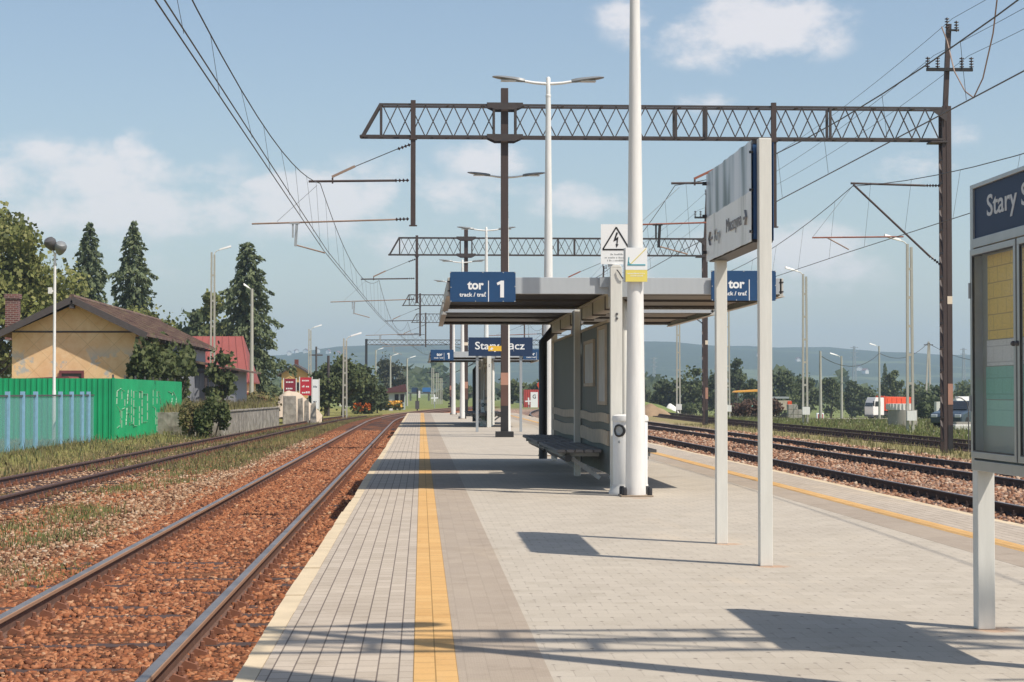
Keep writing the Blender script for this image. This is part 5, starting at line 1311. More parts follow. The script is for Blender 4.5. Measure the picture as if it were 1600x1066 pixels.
# concrete lamp posts
def concrete_lamp(label, px, pyt, Y, dirx=1, base=None, double=True, box=False, flat=False, group='old concrete lamp posts'):
    zb = base if base is not None else -.5
    t = thing('concrete_lamp', label, 'street lamp', (X_(px, Y), Y, zb), group=group); h = H(pyt, Y, zb)
    if double:
        part('pole', MB().beam((-.13, 0, 0), (-.09, 0, h-.1), .11).beam((.13, 0, 0), (.09, 0, h-.25), .11), 'concrete_pole', t)
        for k in range(6): part('spacer', MB().box(-.07, .07, -.05, .05, h*(.1+.15*k), h*(.1+.15*k)+.12), 'concrete_pole', t)
    else: part('pole', MB().tube([(0, 0, 0), (0, 0, h)], [.15, .09], 10), 'concrete_pole', t, True)
    if dirx:
        part('arm', MB().tube([(dirx*.06, 0, h-.7), (dirx*.10, 0, h-.15), (dirx*.25, 0, h+.0), (dirx*.5, 0, h+.08)], .03, 7), 'galv_light', t)
        L = MB(); L.add([(dirx*x, y, h+.02+(x-.4)*.28+dz) for x, y, dz in ((.4, -.07, 0), (.4, .07, 0), (.4, .05, .1), (.4, -.05, .1), (1.15, -.13, 0), (1.15, .13, 0), (1.15, .08, .13), (1.15, -.08, .13))],
                        [(0, 1, 2, 3), (4, 5, 6, 7), (0, 1, 5, 4), (1, 2, 6, 5), (2, 3, 7, 6), (3, 0, 4, 7)])
        lo = part('lamp_head', L, 'white_paint', t)
    if box: part('fuse_box', MB().box(-.22, .22, -.32, -.14, .55, 1.0), 'white_paint', t)
    return t
concrete_lamp('concrete double stem lamp post in front of the big spruce, head to the right', 332, 393, 124)
concrete_lamp('single concrete lamp post just right of the red roof, head curving left', 393, 452, 124, -.45, double=False)
concrete_lamp('thin lamp post standing behind the red banners', 484, 513, 190)
concrete_lamp('thin lamp post in front of the green conifers', 539, 527, 135)
for i, (px, py, Y, l) in enumerate(((587, 547, 290, 'left of the three far lamp posts near the grey hut'), (610, 556, 270, 'middle of the three far lamp posts near the grey hut'), (636, 560, 260, 'right of the three far lamp posts, just beside the grey hut'))): concrete_lamp(l, px, py, Y, 1, double=False)
def plain_pole(label, px, pyt, Y, m='wood_dark', cross=False, r=.1):
    zb = gz(X_(px, Y), Y); t = thing('utility_pole', label, 'pole', (X_(px, Y), Y, zb)); h = H(pyt, Y, zb)
    part('pole', MB().tube([(0, 0, 0), (0, 0, h)], [r*1.2, r], 8), m, t, True)
    if cross: part('cross_arm', MB().box(-.7, .7, -.05, .05, h-1.0, h-.85), m, t)
    return t
plain_pole('dark utility pole behind the red and white banners', 494, 542, 210, cross=True)
plain_pole('dark wooden pole at the left edge of the conifers', 513, 556, 150)

# sand heap, concrete blocks, banners
q = random.Random(8); sp = gp(448, 652)
def heap(name, label, cat, loc, rx_, ry_, h, mat, seed, n=28, pw=1.0):
    q = random.Random(seed); vs = []; ph = [q.uniform(0, 6) for _ in range(5)]
    for j in range(n+1):
        for i in range(n+1):
            u, v = i/n*2-1, j/n*2-1; r_ = math.hypot(u, v); a = math.atan2(v, u)
            rr_ = r_/(1+.12*math.sin(a*3+ph[0])+.08*math.sin(a*5+ph[1])); z = h*max(0, 1-rr_**1.3)**pw*(1+.10*math.sin(u*7+ph[2])*math.sin(v*6+ph[3]))+q.uniform(-.012, .012)*h
            vs.append((u*rx_, v*ry_, max(z, -.05)))
    k = n+1; fs = np.array([(j*k+i, j*k+i+1, (j+1)*k+i+1, (j+1)*k+i) for j in range(n) for i in range(n)])
    o = link(name, npmesh(name, np.array(vs), fs), mat, None, loc); o.data.shade_smooth(); return tag(o, label, cat)
heap('sand_heap', 'pale sand heap with a rounded top behind the stone ramp', 'sand heap', (X_(453, 117), 117, -.5), 2.0, 3, 2.0, 'sand', 3, pw=.8)
t = thing('block_wall', 'row of upright grey concrete slabs holding back the sand heap', 'slab wall', (X_(462, 112), 112, -.5))
for i, (x, w_, h_) in enumerate(((-.75, .8, 1.65), (.1, .34, 1.55), (.48, .30, 1.5), (.84, .36, 1.35))): part('slab', MB().add([(x, -.12, 0), (x+w_, -.12, 0), (x+w_-.05, .12, h_), (x+.02, .12, h_-.08*i), (x, .3, 0), (x+w_, .3, 0), (x+w_-.05, .32, h_), (x+.02, .32, h_-.08*i)], [(0, 1, 2, 3), (4, 5, 6, 7), (0, 1, 5, 4), (1, 2, 6, 5), (2, 3, 7, 6), (3, 0, 4, 7)]), 'ramp_stone', t, bevel=.02)
for x0, x1, y0, y1, m, l, txt in ((444, 462, 592, 612, 'maroon_banner', 'dark red banner with pale lettering behind the sand heap', ('OKNA', 'DRZWI')), (469, 487, 590, 618, 'red', 'bright red banner with three white lines of lettering right of the dark red one', ('MEBLE', 'AGD', 'RTV')), (488, 498, 593, 639, 'sign_white', 'tall narrow white board with dark marks right of the red banners', ('SKŁAD', 'BUD'))):
    Yb = 128; t = thing('advert_banner', l, 'banner', (X_(x0, Yb), Yb, -.5)); wd = X_(x1, Yb)-X_(x0, Yb); z0, z1 = H(y1, Yb), H(y0, Yb)
    part('panel', MB().box(0, wd, -.02, .02, z0, z1), m, t)
    part('frame', MB().box(-.06, -.01, -.03, .03, 0, z1+.05).box(wd+.01, wd+.06, -.03, .03, 0, z1+.05), 'white_paint', t)
    n_ = len(txt)
    for i, s in enumerate(txt):
        zc_ = z1-(z1-z0)*(i+.5)/n_; part('lettering', dashes(wd*.16, wd*.84, zc_-.06, .13, -.021, i+int(x0)), 'sign_white' if m != 'sign_white' else 'sign_navy', t)
p = gp(544, 636); t = thing('slab_stack', 'low stack of pale concrete slabs in the grass below the conifers', 'slabs', (p.x, p.y, -.5))
for i in range(3): part('slab', MB().box(-1.2+i*.12, .7, -.5, .5, .02+i*.19, .18+i*.19), 'concrete_white', t, bevel=.02)
# far yellow house
Yh = 200; t = thing('yellow_house', 'distant cream house with dark gable roof above the red banners', 'house', (X_(461, Yh), Yh, -.5))
zr, ze = H(569, Yh), H(582, Yh)
part('wall', MB().prism([(-1.4, 0), (1.4, 0), (1.4, ze), (0, zr-.2), (-1.4, ze)], 0, 7), 'plaster', t)
r_ = part('roof', MB().prism([(0, zr), (1.9, ze-.25), (1.9, ze-.45), (0, zr-.2), (-1.9, ze-.45), (-1.9, ze-.25)], -.4, 7.4), 'wood_dark', t)
part('chimney', MB().box(-.2, .2, 2, 2.5, zr-.3, zr+.5), 'brick_chimney', r_)
f = part('window', MB().box(-.5, .5, -.05, -.002, 2.0, 2.9), 'wood_dark', t); part('pane', MB().box(-.42, .42, -.06, -.051, 2.08, 2.82), 'glass_dark', f)
# conifers and shrubs in the middle
for i, (px, pyt, Y, r_, l) in enumerate(((508, 572, 150, 1.5, 'leftmost dense green conifer right of the white board'), (535, 545, 155, 2.1, 'tallest green conifer behind the thin lamp post'), (572, 566, 165, 1.7, 'dark conifer right of the tallest one, behind the portal leg'), (590, 600, 170, 1.0, 'lowest conifer touching the grey hut'), (555, 562, 175, 1.6, 'conifer half hidden between the tallest and the dark one'))):
    deciduous('conifer', l, (X_(px, Y), Y, -.5), H(pyt, Y), r_, 3000, .24, 'leaf_dark' if i > 1 else 'leaf_bush', 50+i, clear=.02, clumps=26, sq=.9)
for i, (px, pyt, l) in enumerate(((604, 545, 'slender grey green poplar on the left of the pair beyond the hut'), (620, 556, 'shorter slender poplar on the right of the pair beyond the hut'))):
    deciduous('poplar_tree', l, (X_(px, 330), 330, -.5), H(pyt, 330), 1.9, 1700, .34, 'leaf_poplar', 60+i, clear=.12, clumps=24)
# hut by the crossing
Yt = 205; t = thing('crossing_hut', 'small pale grey hut with sloping brown roof beside the track bend', 'hut', (X_(613, Yt), Yt, -.6))
zl_, zh = H(611, Yt, -.6), H(601, Yt, -.6)
part('wall', MB().prism([(-1.4, 0), (1.35, 0), (1.35, zh-.1), (-1.4, zl_-.1)], 0, 3.5), 'hut_grey', t)
part('roof', MB().prism([(-1.5, zl_-.25), (1.4, zl_-.12), (1.55, zl_-.12), (1.4, zh+.05), (1.3, zh+.05), (-1.5, zl_)], -.4, 3.9), 'hut_roof', t)
for X in (.25, .85): part('window', MB().box(X, X+.42, -.03, -.002, .9, 1.75), 'glass_dark', t)
part('door', MB().box(-.35, .0, -.03, -.002, .1, 1.2), 'white_paint', t)
for px, py, m, l, Y in ((566, 637, 'flower_orange', 'bed of bright orange flowers below the dark conifer', 165), (615, 636, 'flower_yellow', 'bed of yellow orange flowers in front of the grey hut', 198)):
    q2 = np.random.default_rng(int(px)); t = thing('flower_bed', l, 'flowers', (X_(px, Y), Y, -.5)); n_ = 420
    c_ = np.stack([q2.uniform(-1, 1, n_)*Y/230, q2.uniform(-1, 1, n_), q2.uniform(.25, .95, n_)], 1); link('blossom', leaf_quads('blossom', c_, .18, .5), m, t)['kind'] = 'stuff'
    c_[:, 2] *= .6; link('foliage', leaf_quads('foliage', c_+q2.normal(size=c_.shape)*.1, .22), 'leaf_bush', t)
p = gp(611, 642); t = thing('marker_post', 'small white block marker beside the track bend', 'marker', (p.x, p.y, -.5)); part('block', MB().box(-.16, .16, -.1, .1, 0, H(638.5, p.y)), 'concrete_white', t, bevel=.02); part('base', MB().box(-.25, .25, -.18, .18, -.1, .04), 'concrete', t)
# crossing: signs, gate posts, far bridge with blue wagons
def cross_sign(label, px, py, Y):
    t = thing('crossing_sign', label, 'crossing sign', (X_(px, Y), Y, -.5)); h = H(py, Y)
    part('post', MB().tube([(0, 0, 0), (0, 0, h)], .05, 8), 'galv', t)
    part('cross', MB().beam((-.42, -.06, h-.02), (.42, -.06, h+.02), .02, .16).beam((.02, -.08, h-.42), (-.02, -.08, h+.42), .02, .16, up=(1, 0, 0)), 'sign_white', t)
cross_sign('white cross shaped crossing sign left of the distant lamp posts', 679, 622, 225); cross_sign('white cross shaped crossing sign in front of the red container', 826, 627, 225)
Yv = 420; t = thing('footbridge', 'distant grey footbridge deck behind the crossing', 'bridge', (X_(640, Yv), Yv, -.6))
part('deck', MB().box(-.5, 14, -1.5, 1.5, H(615.5, Yv, -.6), H(613.5, Yv, -.6)), 'steel_dark', t)
for X in (.2, 4.2, 8.2, 12.6): part('pillar', MB().box(X-.2, X+.2, -.5, .5, 0, H(615.5, Yv, -.6)), 'concrete', t)
for i, (x0, x1, m, l) in enumerate(((643, 653, 'sign_navy', 'tiny dark blue wagon on the distant deck'), (660, 673, 'wagon_blue', 'tiny bright blue wagon on the distant deck'))):
    t = thing('wagon', l, 'wagon', (X_(x0, Yv), Yv, -.6+H(613.5, Yv, -.6))); wd = X_(x1, Yv)-X_(x0, Yv)
    part('body', MB().prism([(0, .15), (wd, .15), (wd, .95), (wd-.2, 1.1), (.2, 1.1), (0, .95)], -.8, .8), m, t); part('frame', MB().box(.1, wd-.1, -.7, .7, 0, .15), 'steel_dark', t)
for i, px in enumerate((676, 683, 689)):
    Y = 300; t = thing('old_mast', ('bare grey lattice mast, left of three beyond the platform end', 'bare grey lattice mast, middle of three beyond the platform end', 'bare grey lattice mast, right of three beyond the platform end')[i], 'mast', (X_(px, Y), Y, -.5)); h = H(575+i*8, Y)
    part('pole', MB().beam((-.12, 0, 0), (-.12, 0, h), .14).beam((.16, 0, 0), (.16, 0, h), .14), 'concrete_pole', t)
    part('cross_arm', MB().box(-.9, .9, -.06, .06, h-.8, h-.65), 'mast_black', t)
Yq = 190; t = thing('signal_cabinet', 'small grey signal post with a white box by the crossing', 'signal', (X_(652, Yq), Yq, -.5)); part('post', MB().tube([(0, 0, 0), (0, 0, 2.2)], .06, 8), 'mast_black', t); part('box', MB().box(-.2, .2, -.2, .2, .2, 1.0), 'steel_dark', t); part('lamp_plate', MB().box(.12, .3, -.1, -.05, 1.3, 2.0), 'white_paint', t)
# houses scattered over the far hillsides
for i, (px, py, w_) in enumerate(((452, 555, 7), (463, 552, 6), (478, 552, 8), (497, 551, 7), (513, 553, 6), (528, 556, 7), (1186, 558, 7), (1247, 566, 6), (1343, 580, 8), (1352, 584, 6))):
    Y = 1950
    while Y < 5000:
        p = at(px, py, Y)
        if p.z <= hill_z(p.x, p.y): break
        Y += 10
    t = thing('hill_house', 'tiny white house on the hazy hillside', 'house', (p.x, p.y, p.z-1), rz=random.uniform(-.5, .5), group='white houses on the far hillsides')
    part('wall', MB().prism([(-w_/2, 0), (w_/2, 0), (w_/2, 6), (0, 6+w_*.3), (-w_/2, 6)], -4, 4), 'concrete_white', t)
    part('roof', MB().prism([(0, 6.6+w_*.3), (w_/2+.8, 5.7), (w_/2+.8, 5.2), (0, 6.1+w_*.3), (-w_/2-.8, 5.2), (-w_/2-.8, 5.7)], -4.6, 4.6), 'brick_chimney', t)
# ------------------------------------------------------------------ right side
def tree_band(name, rows, mat):
    for i, (px, pyt, Y, rxp, lf, l) in enumerate(rows):
        x = X_(px, Y); z = gz(x, Y); deciduous(name, l, (x, Y, z), H(pyt, Y, z), rxp/FPX*Y, int(1400+rxp*110), .20+Y*.0005, mat[i % len(mat)], 100+i+len(name), clear=.02, clumps=24, trunk=.25)
tree_band('field_tree', [
    (1008, 600, 300, 16, 0, 'low bush like tree just right of the foreground lamp post'),
    (1040, 585, 265, 24, 0, 'rounded dark tree with its left slope above the dirt mound'),
    (1078, 568, 262, 30, 0, 'rounded dark tree behind the second brown lattice mast'),
    (1120, 572, 268, 22, 0, 'dark tree seen just left of the direction sign posts'),
    (1150, 560, 275, 20, 0, 'pointed dark tree seen between the direction sign posts'),
    (1178, 590, 262, 26, 0, 'dark tree directly above the yellow canopy'),
    (1218, 568, 268, 34, 0, 'broad dark tree crown right of the near direction sign post'),
    (1256, 578, 275, 24, 0, 'dark tree behind the white box lamp post'),
    (1298, 588, 290, 24, 0, 'dark tree between the two plain grey poles'),
    (1330, 596, 300, 22, 0, 'dark tree right of the second plain grey pole'),
    (1358, 600, 310, 22, 0, 'green tree right behind the dump truck cab'),
    (1395, 578, 300, 20, 0, 'dark green tree behind the orange truck body'),
    (1432, 592, 270, 26, 0, 'yellowish tree behind the concrete rings'),
    (1466, 598, 240, 34, 0, 'light green tree left of the brown lattice mast'),
    (1508, 590, 280, 24, 0, 'tree seen between the lattice mast and the notice board'),
    (1445, 628, 180, 14, 0, 'small dark thorny tree right beside the concrete rings')], ['leaf_dark', 'leaf_dark', 'leaf_bush'])
spruce('spruce_tree', 'small pointed spruce behind the dump truck', (X_(1383, 300), 300, gz(60, 300)), H(566, 300, gz(60, 300)), 1.9, 71, .7)
for i, (px, pyt, Y, l) in enumerate(((800, 590, 300, 'small tree behind the station sign post'), (845, 592, 290, 'tree behind the red container'), (560, 604, 420, 'far low tree left of the far portal leg'), (720, 598, 420, 'tree seen between the far white lamp poles'), (700, 606, 400, 'low tree behind the far crossing'), (1540, 604, 330, 'tree hidden behind the notice board edge'))):
    x = X_(px, Y); z = gz(x, Y); deciduous('field_tree', l, (x, Y, z), H(pyt, Y, z), 24/FPX*Y, 1600, .45, 'leaf_bush', 140+i, clear=.02, clumps=20)
# far wooded belt at the foot of the hills
q = np.random.default_rng(5); n_ = 15000; Yb = q.uniform(600, 1500, n_); pxb = q.uniform(-300, 1900, n_); xb = (pxb-VX)/FPX*Yb
hb = (5+4*np.sin(pxb*.021)+3*np.sin(pxb*.057+1)+2*np.sin(pxb*.13))*q.uniform(.3, 1.1, n_)
o = link('far_wood', leaf_quads('far_wood', np.stack([xb, Yb, np.maximum(.2, hb)-2.2*(xb > 15)-.5], 1), 3.2), 'leaf_dark'); o['kind'] = 'stuff'
# poles and lamps
def rl(label, px, pyt, Y, dirx, **k): return concrete_lamp(label, px, pyt, Y, dirx, gz(X_(px, Y), Y), **k)
rl('tall double stem lamp with white fuse box in the meadow left of the truck', 1258, 424, 112, -1, box=True)
rl('tall double stem lamp with white fuse box in front of the concrete rings', 1422, 375, 88, -1, box=True)
rl('double stem lamp with white fuse box seen left of the second lattice mast', 1060, 470, 150, -1, box=True)
rl('double stem lamp mostly hidden behind the thinner direction sign post', 1137, 450, 135, -1, box=True)
rl('plain grey lamp pole with head, right one of a pair in the meadow', 1315, 556, 190, -1, double=False)
rl('slim grey pole with a cable, left one of a pair in the meadow', 1282, 548, 160, 0, double=False)
rl('grey lamp pole with small head in front of the dump truck cab', 1374, 540, 225, -1, double=False)
Y = 250; x = X_(1450, Y); z = gz(x, Y); t = thing('utility_pole', 'leaning twin leg utility pole above the trees right of the concrete rings', 'pole', (x, Y, z)); h = H(533, Y, z)
part('pole', MB().beam((-.45, 0, 0), (.12, 0, h), .2).beam((.35, 0, 0), (.2, 0, h-.2), .2), 'concrete_pole', t); part('cross_arm', MB().box(-.5, .7, -.06, .06, h-.5, h-.36), 'steel_dark', t)
lp = t
m = MB(); cps = [at(1282, 556, 160), at(1374, 552, 225), at(1450, 536, 250), at(1600, 560, 200)]
for k in range(3):
    pts = sag(cps[k], cps[k+1], 1.2); tag(link('cable', MB().tube(pts, .035, 5).mesh('cable'), 'wire'), ('slack cable from the slim grey pole to the truck lamp pole', 'slack cable from the truck lamp pole to the leaning twin leg pole', 'slack cable from the leaning twin leg pole towards the notice board')[k], 'cable')
for i, (px, pyt, wdt, l) in enumerate(((1022, 558, 12, 'faint distant lattice pylon above the dirt mound'), (1335, 540, 14, 'faint distant lattice pylon behind the plain grey poles'), (1506, 543, 12, 'faint distant lattice pylon beside the brown lattice mast'))):
    Y = 1100; t = thing('pylon', l, 'pylon', (X_(px, Y), Y, -2.8)); h = H(pyt, Y, -2.8); m = MB(); w_ = wdt/FPX*Y/2
    for sx in (-1, 1):
        for sy in (-1, 1): m.beam((sx*w_*.5, sy*w_*.5, 0), (sx*w_*.15, sy*w_*.15, h), .28)
    for k in range(10):
        z0, z1 = h*k/10, h*(k+1)/10; a, b = w_*(.5-.35*k/10), w_*(.5-.35*(k+1)/10)
        for s in (-1, 1): m.beam((-s*a, -a, z0), (s*b, -b, z1), .18)
    part('tower', m, 'pylon', t)
    for k in (.78, .88, .97): part('cross_arm', MB().beam((-w_*.9, 0, h*k), (w_*.9, 0, h*k), .3), 'pylon', t)
# dirt mound, brush pile, white tarpaulin
p = gh(1014, 640); heap('dirt_mound', 'brown dirt mound in the grass right of the foreground lamp post', 'dirt mound', (X_(1016, 150), 150, gz(17.9, 150)), 1.5, 2, .95, 'earth', 5, pw=.7)
add('meadow_turf', lin(112, 122, 66), .95, .25, 1.5, bump=.6); heap('grass_mound', 'grassy green mound behind the dirt mound', 'mound', (X_(1006, 168), 168, gz(19, 168)), 3.2, 5, 1.15, 'meadow_turf', 6, pw=.8)
heap('white_tarp', 'white crumpled tarpaulin heap left of the second lattice mast', 'tarpaulin', (X_(1048, 185), 185, gz(24, 185)), .9, 1.2, 1.4, 'concrete_white', 9, n=12)
Y = 150; bx0 = X_(1188, Y); t = bush('brush_pile', 'reddish brown pile of dry brushwood below the yellow canopy', (bx0, Y, gz(bx0, Y)), 2.6, 1.6, 2.0, 3600, .17, 'leaf_brown', 72, 'brush pile')
Y = 148; bx0 = X_(1152, Y); bush('brush_pile', 'smaller brown brush pile at the left end of the large one', (bx0, Y-3, gz(bx0, Y-3)), .9, 1.0, 1.5, 1100, .15, 'leaf_brown', 73, 'brush pile')
# machine with yellow canopy
Y = 205; x = X_(1166, Y); z = gz(x, Y); t = thing('roller_machine', 'construction machine with yellow canopy and turquoise hood behind the brush pile', 'machine', (x, Y, z)); hc = H(609, Y, z)
part('canopy', MB().prism([(-1.45, hc-.28), (-1.3, hc-.32), (1.35, hc-.22), (1.4, hc-.05), (1.1, hc+.02), (-1.2, hc-.12)], -.9, .9), 'yellow_canopy', t, bevel=.03)
for X in (-1.1, 1.15):
    for yy in (-.8, .8): part('canopy_post', MB().box(X-.04, X+.04, yy-.04, yy+.04, .9, hc-.25), 'steel_dark', t)
part('hood', MB().prism([(.2, .8), (1.4, .8), (1.45, 1.45), (1.2, 1.85), (.5, 1.9), (.2, 1.5)], -.6, .6), 'turquoise', t, bevel=.06)
part('chassis', MB().box(-1.6, 1.5, -.7, .7, .45, .85), 'steel_dark', t)
part('seat', MB().box(-.5, -.1, -.3, .3, .85, 1.3).box(-.55, -.45, -.3, .3, 1.3, 1.8), 'steel_dark', t)
for X in (-1.1, 1.0):
    for yy in (-.75, .55): part('wheel', MB().lathe([(.3, -.1), (.5, -.1), (.55, 0), (.55, .1), (.5, .2), (.3, .2)], n=18).xf(Matrix.Translation((X, yy, .55)) @ Matrix.Rotation(R(-90), 4, 'X')), 'tyre', t)
# flat trailer and pallets of blocks
Y = 180; x = X_(1215, Y); z = gz(x, Y); t = thing('trailer', 'grey flat trailer with pink side panels right of the near direction sign post', 'trailer', (x, Y, z))
part('deck', MB().box(-1.0, .9, -1, 1, H(623, Y, z), H(620, Y, z)), 'galv', t); part('side_panel', MB().box(-1.0, 1.1, -1.02, -.9, H(641, Y, z), H(626, Y, z)), 'wood_pale', t)
part('end_board', MB().box(.75, 1.15, -1.06, -1.03, H(640, Y, z), H(627, Y, z)), 'orange', t)
for X in (-.6, .5): part('wheel', MB().lathe([(.2, -.1), (.4, -.1), (.45, 0), (.4, .1), (.2, .1)], n=16).xf(Matrix.Translation((X, -.8, .42)) @ Matrix.Rotation(R(90), 4, 'X')), 'tyre', t)
Y = 165; x = X_(1234, Y); z = gz(x, Y); t = thing('block_pallet', 'pallet stack of pale grey concrete blocks left of the fuse box lamp', 'pallet', (x, Y, z)); q = random.Random(3)
for i in range(3):
    for j in range(3):
        if (i, j) != (2, 2): part('block', MB().box(i*.42-.2, i*.42+.20, -.4, .4, .12+j*.45, .55+j*.45), 'concrete', t, bevel=.03)
part('base', MB().box(-.25, 1.1, -.45, .45, 0, .11), 'wood_pale', t)
Y = 175; 
for px, l in ((1281, 'red and white striped barrier foot left of the plain grey pole pair'),): 
    x = X_(px, Y); z = gz(x, Y); t = thing('barrier', l, 'barrier', (x, Y, z)); part('body', MB().box(-.35, .35, -.15, .15, .0, .8), 'sign_white', t, bevel=.05); part('stripe', MB().box(-.2, 0, -.16, -.151, .15, .7).box(.12, .26, -.16, -.151, .15, .7), 'red', t)
# dump truck
Y = 262; x = X_(1384, Y); z = gz(x, Y)+.42; t = thing('dump_truck', 'dump truck with white cab and orange tipper body in the yard', 'truck', (x, Y, z), rz=R(17)); 
hb_, ht = 1.0, H(621, Y, z)
part('cab', MB().prism([(-2.65, .55), (-.95, .55), (-.95, ht-.05), (-2.25, ht-.02), (-2.55, ht-.7), (-2.7, 1.6)], -1.15, 1.15), 'white_paint', t, bevel=.06)
part('windscreen', MB().add([(-2.57, -1.0, ht-.75), (-2.57, 1.0, ht-.75), (-2.715, 1.0, 1.75), (-2.715, -1.0, 1.75)], [(0, 1, 2, 3)]), 'glass_dark', t)
part('side_window', MB().prism([(-2.4, 1.75), (-1.5, 1.75), (-1.5, ht-.55), (-2.3, ht-.55)], -1.165, -1.152), 'glass_dark', t)
part('mirror', MB().box(-2.7, -2.6, -1.4, -1.2, 1.8, 2.5), 'tyre', t)
part('bumper', MB().box(-2.75, -2.5, -1.15, 1.15, .35, .6), 'steel_dark', t)
part('chassis', MB().box(-2.4, 3.4, -.5, .5, .6, .95), 'steel_dark', t)
b_ = part('tipper_body', MB().prism([(-.7, 1.15), (3.4, 1.15), (3.6, ht+.02), (-.8, ht+.10)], -1.2, 1.2), 'orange', t, bevel=.04)
for k in range(6): part('rib', MB().box(-.5+k*.75, -.38+k*.75, -1.27, -1.201, 1.2, ht-.1), 'orange', b_)
part('head_rib', MB().box(-.9, -.8, -1.15, 1.15, 1.2, ht+.2), 'orange', b_)
for X in (-1.75, 1.7, 3.0):
    for yy in (-1.12, .8):
        w_ = part('wheel', MB().lathe([(.28, -.02), (.48, -.02), (.52, .04), (.52, .28), (.48, .32), (.28, .32)], n=20).xf(Matrix.Translation((X, yy, .52)) @ Matrix.Rotation(R(-90), 4, 'X')), 'tyre', t)
        part('rim', MB().lathe([(.27, .0), (.27, .06), (.1, .1)], n=16).xf(Matrix.Translation((X, yy+.0, .52)) @ Matrix.Rotation(R(-90), 4, 'X')), 'galv', w_)
# concrete rings, block wall, tank, car
p = gp(1412, 669); Y = 103
for i, (px, r_, z0, z1, l) in enumerate(((1410, .78, 641, 669, 'large round concrete well ring lying in the grass behind the fuse box lamp'), )):
    t = thing('concrete_ring', l, 'concrete ring', (X_(px, Y), Y, -.5)); h = H(z0, Y)
    part('ring', MB().lathe([(r_*.86, .0), (r_, 0), (r_, h), (r_*.86, h), (r_*.86, .02)], n=36), 'concrete', t, True)
Y = 101.5; t = thing('toothed_ring', 'lighter scalloped concrete ring resting on top of the large one', 'concrete ring', (X_(1406, 103), 103, -.5+H(641, 103)))
part('ring', MB().lathe([(.58, .0), (.70, 0), (.70, .34), (.58, .34), (.58, .02)], n=32), 'concrete_white', t, True)
for k in range(24): a = k*2*math.pi/24; part('scallop', MB().lathe([(.045, .02), (.045, .33)], (.70*math.cos(a), .71*math.sin(a), 0), 8), 'concrete_white', t, True)
Y = 112; t = thing('gabion_wall', 'low pale wall of stacked stone behind the parked car', 'wall', (X_(1463, Y), Y, gz(30, Y))); z = gz(30, Y); q = random.Random(4)
part('panel', MB().box(.35, 6, 0, .5, 0, H(628, Y, z)), 'concrete', t); part('post', MB().box(0, .32, -.02, .5, 0, H(628, Y, z)), 'concrete_white', t)
for k in range(60): 
    X, Z = q.uniform(.5, 5.8), q.uniform(.9, H(630, Y, z)-.1); part('stone', MB().lathe([(.02, -.02), (.13, 0), (.10, .05), (.02, .07)], n=6).xf(Matrix.Translation((X, -.005, Z)) @ Matrix.Rotation(R(90), 4, 'X') @ Matrix.Rotation(q.uniform(0, 3), 4, 'Z')), ('concrete_white', 'wood_pale', 'concrete')[k % 3], t)
Y = 97; xc = X_(1490, Y); t = thing('parked_car', 'dark blue grey car parked behind the brown lattice mast', 'car', (xc+.6, Y+1.0, -.5), rz=R(-35))
zz = 1.42
part('body', MB().prismx([(-2.1, .28), (-2.12, .62), (-2.0, .80), (-1.1, .92), (1.9, .95), (2.1, .85), (2.12, .3)], -.84, .84), 'car_blue', t, bevel=.08)
part('roof', MB().add([(-.72, -.15, zz), (.72, -.15, zz), (.70, 1.25, zz-.02), (-.70, 1.25, zz-.02), (-.80, -1.05, .92), (.80, -1.05, .92), (.80, 1.85, .94), (-.80, 1.85, .94)], [(0, 1, 2, 3), (4, 5, 1, 0), (5, 6, 2, 1), (6, 7, 3, 2), (7, 4, 0, 3)]), 'car_blue', t, bevel=.05)
part('windscreen', MB().add([(-.68, -.245, zz-.05), (.68, -.245, zz-.05), (.74, -1.0, .97), (-.74, -1.0, .97)], [(0, 1, 2, 3)]).xf(Matrix.Translation((0, -.03, .02))), 'glass_dark', t)
for s in (-1, 1): part('side_window', MB().add([(s*.735, -.2, zz-.08), (s*.715, 1.15, zz-.1), (s*.80, 1.55, 1.0), (s*.80, -.85, 1.0)], [(0, 1, 2, 3)]).xf(Matrix.Translation((s*.012, 0, 0))), 'glass_dark', t)
for s in (-1, 1):
    part('headlight', MB().box(s*.62-.16, s*.62+.16, -2.14, -2.05, .58, .74), 'car_silver', t, bevel=.02)
    for yy in (-1.3, 1.3):
        w_ = part('wheel', MB().lathe([(.2, -.1), (.29, -.1), (.31, 0), (.29, .1), (.2, .1)], n=18).xf(Matrix.Translation((s*.76, yy, .31)) @ Matrix.Rotation(R(90), 4, 'Y')), 'tyre', t)
        part('rim', MB().lathe([(.19, -.09), (.19, .09)], n=14).xf(Matrix.Translation((s*.765, yy, .31)) @ Matrix.Rotation(R(90), 4, 'Y')), 'galv', w_)
Y = 93; t = thing('concrete_block', 'white concrete block at the foot of the brown lattice mast', 'concrete block', (X_(1520, Y), Y, -.5)); part('block', MB().box(-1.0, 1.2, -.4, .4, 0, H(664, Y)), 'concrete_white', t, bevel=.04); part('lid', MB().box(-.9, 1.1, -.3, .3, H(664, Y), H(660, Y)), 'concrete', t)
Y = 104; t = thing('storage_tank', 'pale grey horizontal storage tank between the lattice mast and the notice board', 'tank', (X_(1520, Y), Y, -.5)); part('tank', MB().lathe([(.1, -1.5), (.6, -1.4), (.68, -1.2), (.68, 1.2), (.6, 1.4), (.1, 1.5)], n=24).xf(Matrix.Translation((.4, 0, .95)) @ Matrix.Rotation(R(90), 4, 'Y')), 'galv_light', t, True)
for X in (-.5, 1.2): part('cradle', MB().box(X-.1, X+.1, -.5, .5, 0, .4), 'steel_dark', t)
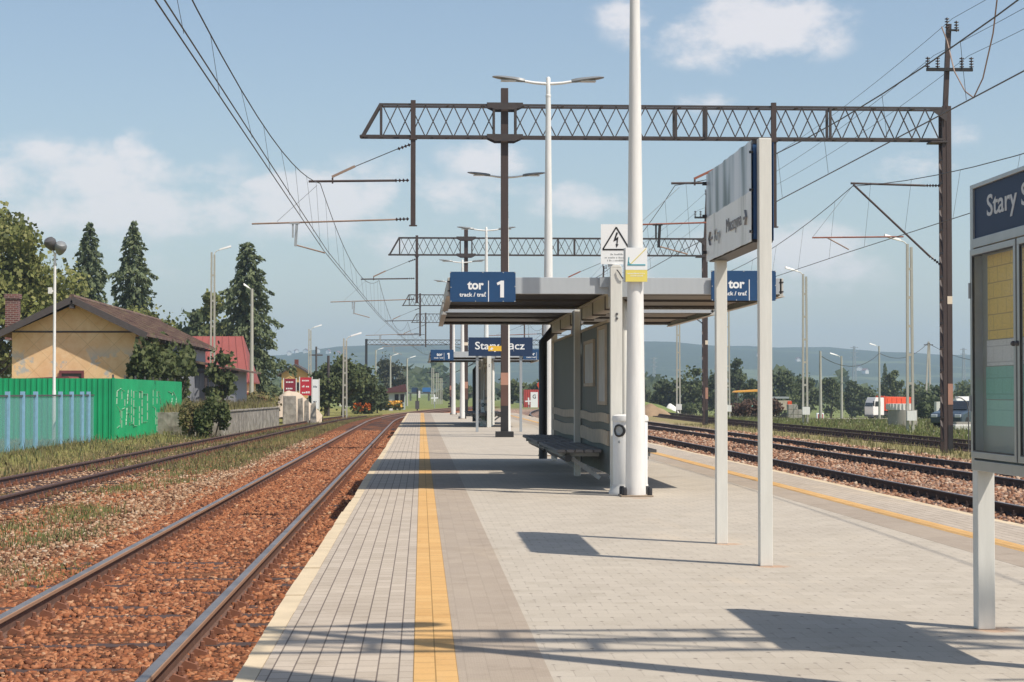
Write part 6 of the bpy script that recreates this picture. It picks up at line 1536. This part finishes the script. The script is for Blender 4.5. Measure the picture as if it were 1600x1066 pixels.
Y = 58.3; t = thing('cable_conduit', 'thin grey cable conduit curving up at the right side of the lattice mast', 'conduit', (16.65, Y-.1, -.5)); part('pipe', MB().tube([(.12, 0, 0), (.12, 0, 1.3), (.08, 0, 1.55), (-.1, 0, 1.68), (-.22, .02, 1.7)], .018, 8), 'steel_dark', t, True); part('clip', MB().box(-.3, -.2, -.02, .04, 1.66, 1.74), 'galv', t)
# red container and crane seen under the station sign
Y = 235; x = X_(843, Y); t = thing('freight_container', 'red corrugated container with a white panel behind the right station sign post', 'container', (x, Y, -.6)); h = H(609, Y, -.6)
cb = ribs(MB(), (-1.9, 0, 0), (5.0, 0, 0), H(641, Y, -.6), h, (0, -1, 0), .28, .05)
part('body', cb.box(-1.9, 5, .02, 2.4, H(641, Y, -.6), h-.01), 'container_red', t)
part('white_panel', MB().box(-1.1, -.2, -.075, -.055, H(638, Y, -.6), h-.3), 'sign_white', t); part('lettering', ffit('G', -.85, -.45, h-1.1, h-.6, -.077, .02), 'sign_black', t)
for X in (-1.5, 1.2, 4.2): part('wheel', MB().lathe([(.15, -.08), (.42, -.08), (.45, .08), (.15, .08)], n=16).xf(Matrix.Translation((X, .4, .45)) @ Matrix.Rotation(R(90), 4, 'X')), 'tyre', t)
Y = 240; x = X_(846, Y); t = thing('crane_arm', 'folded orange crane arm rising above the red container', 'crane', (x, Y, -.6)); h = H(593, Y, -.6)
part('base', MB().box(-.4, .4, -.3, .3, .6, H(612, Y, -.6)), 'steel_dark', t); part('arm', MB().beam((.0, 0, H(612, Y, -.6)), (-.45, 0, h-.6), .3).beam((-.45, 0, h-.6), (.2, 0, h), .28).beam((.2, 0, h), (.5, 0, h-1.0), .22), 'orange', t)
# pale service road and yard
def yard():
    vs = []; n = 30; a = [(1090, 652.5), (1600, 668)]; rows = [(230, 20, 60), (250, 20, 75), (275, 22, 90), (300, 24, 110)]
    for Y, x0, x1 in rows:
        for i in range(n+1):
            x = x0+(x1-x0)*i/n; vs.append((x, Y, gz(x, Y)+(.40 if Y in (250, 275) else -.05)))
    k = n+1; return npmesh('yard', np.array(vs), np.array([(j*k+i, j*k+i+1, (j+1)*k+i+1, (j+1)*k+i) for j in range(3) for i in range(n)]))
add('yard_dust', lin(196, 184, 166), .95, .15, .3); struct('yard', yard(), 'yard_dust')
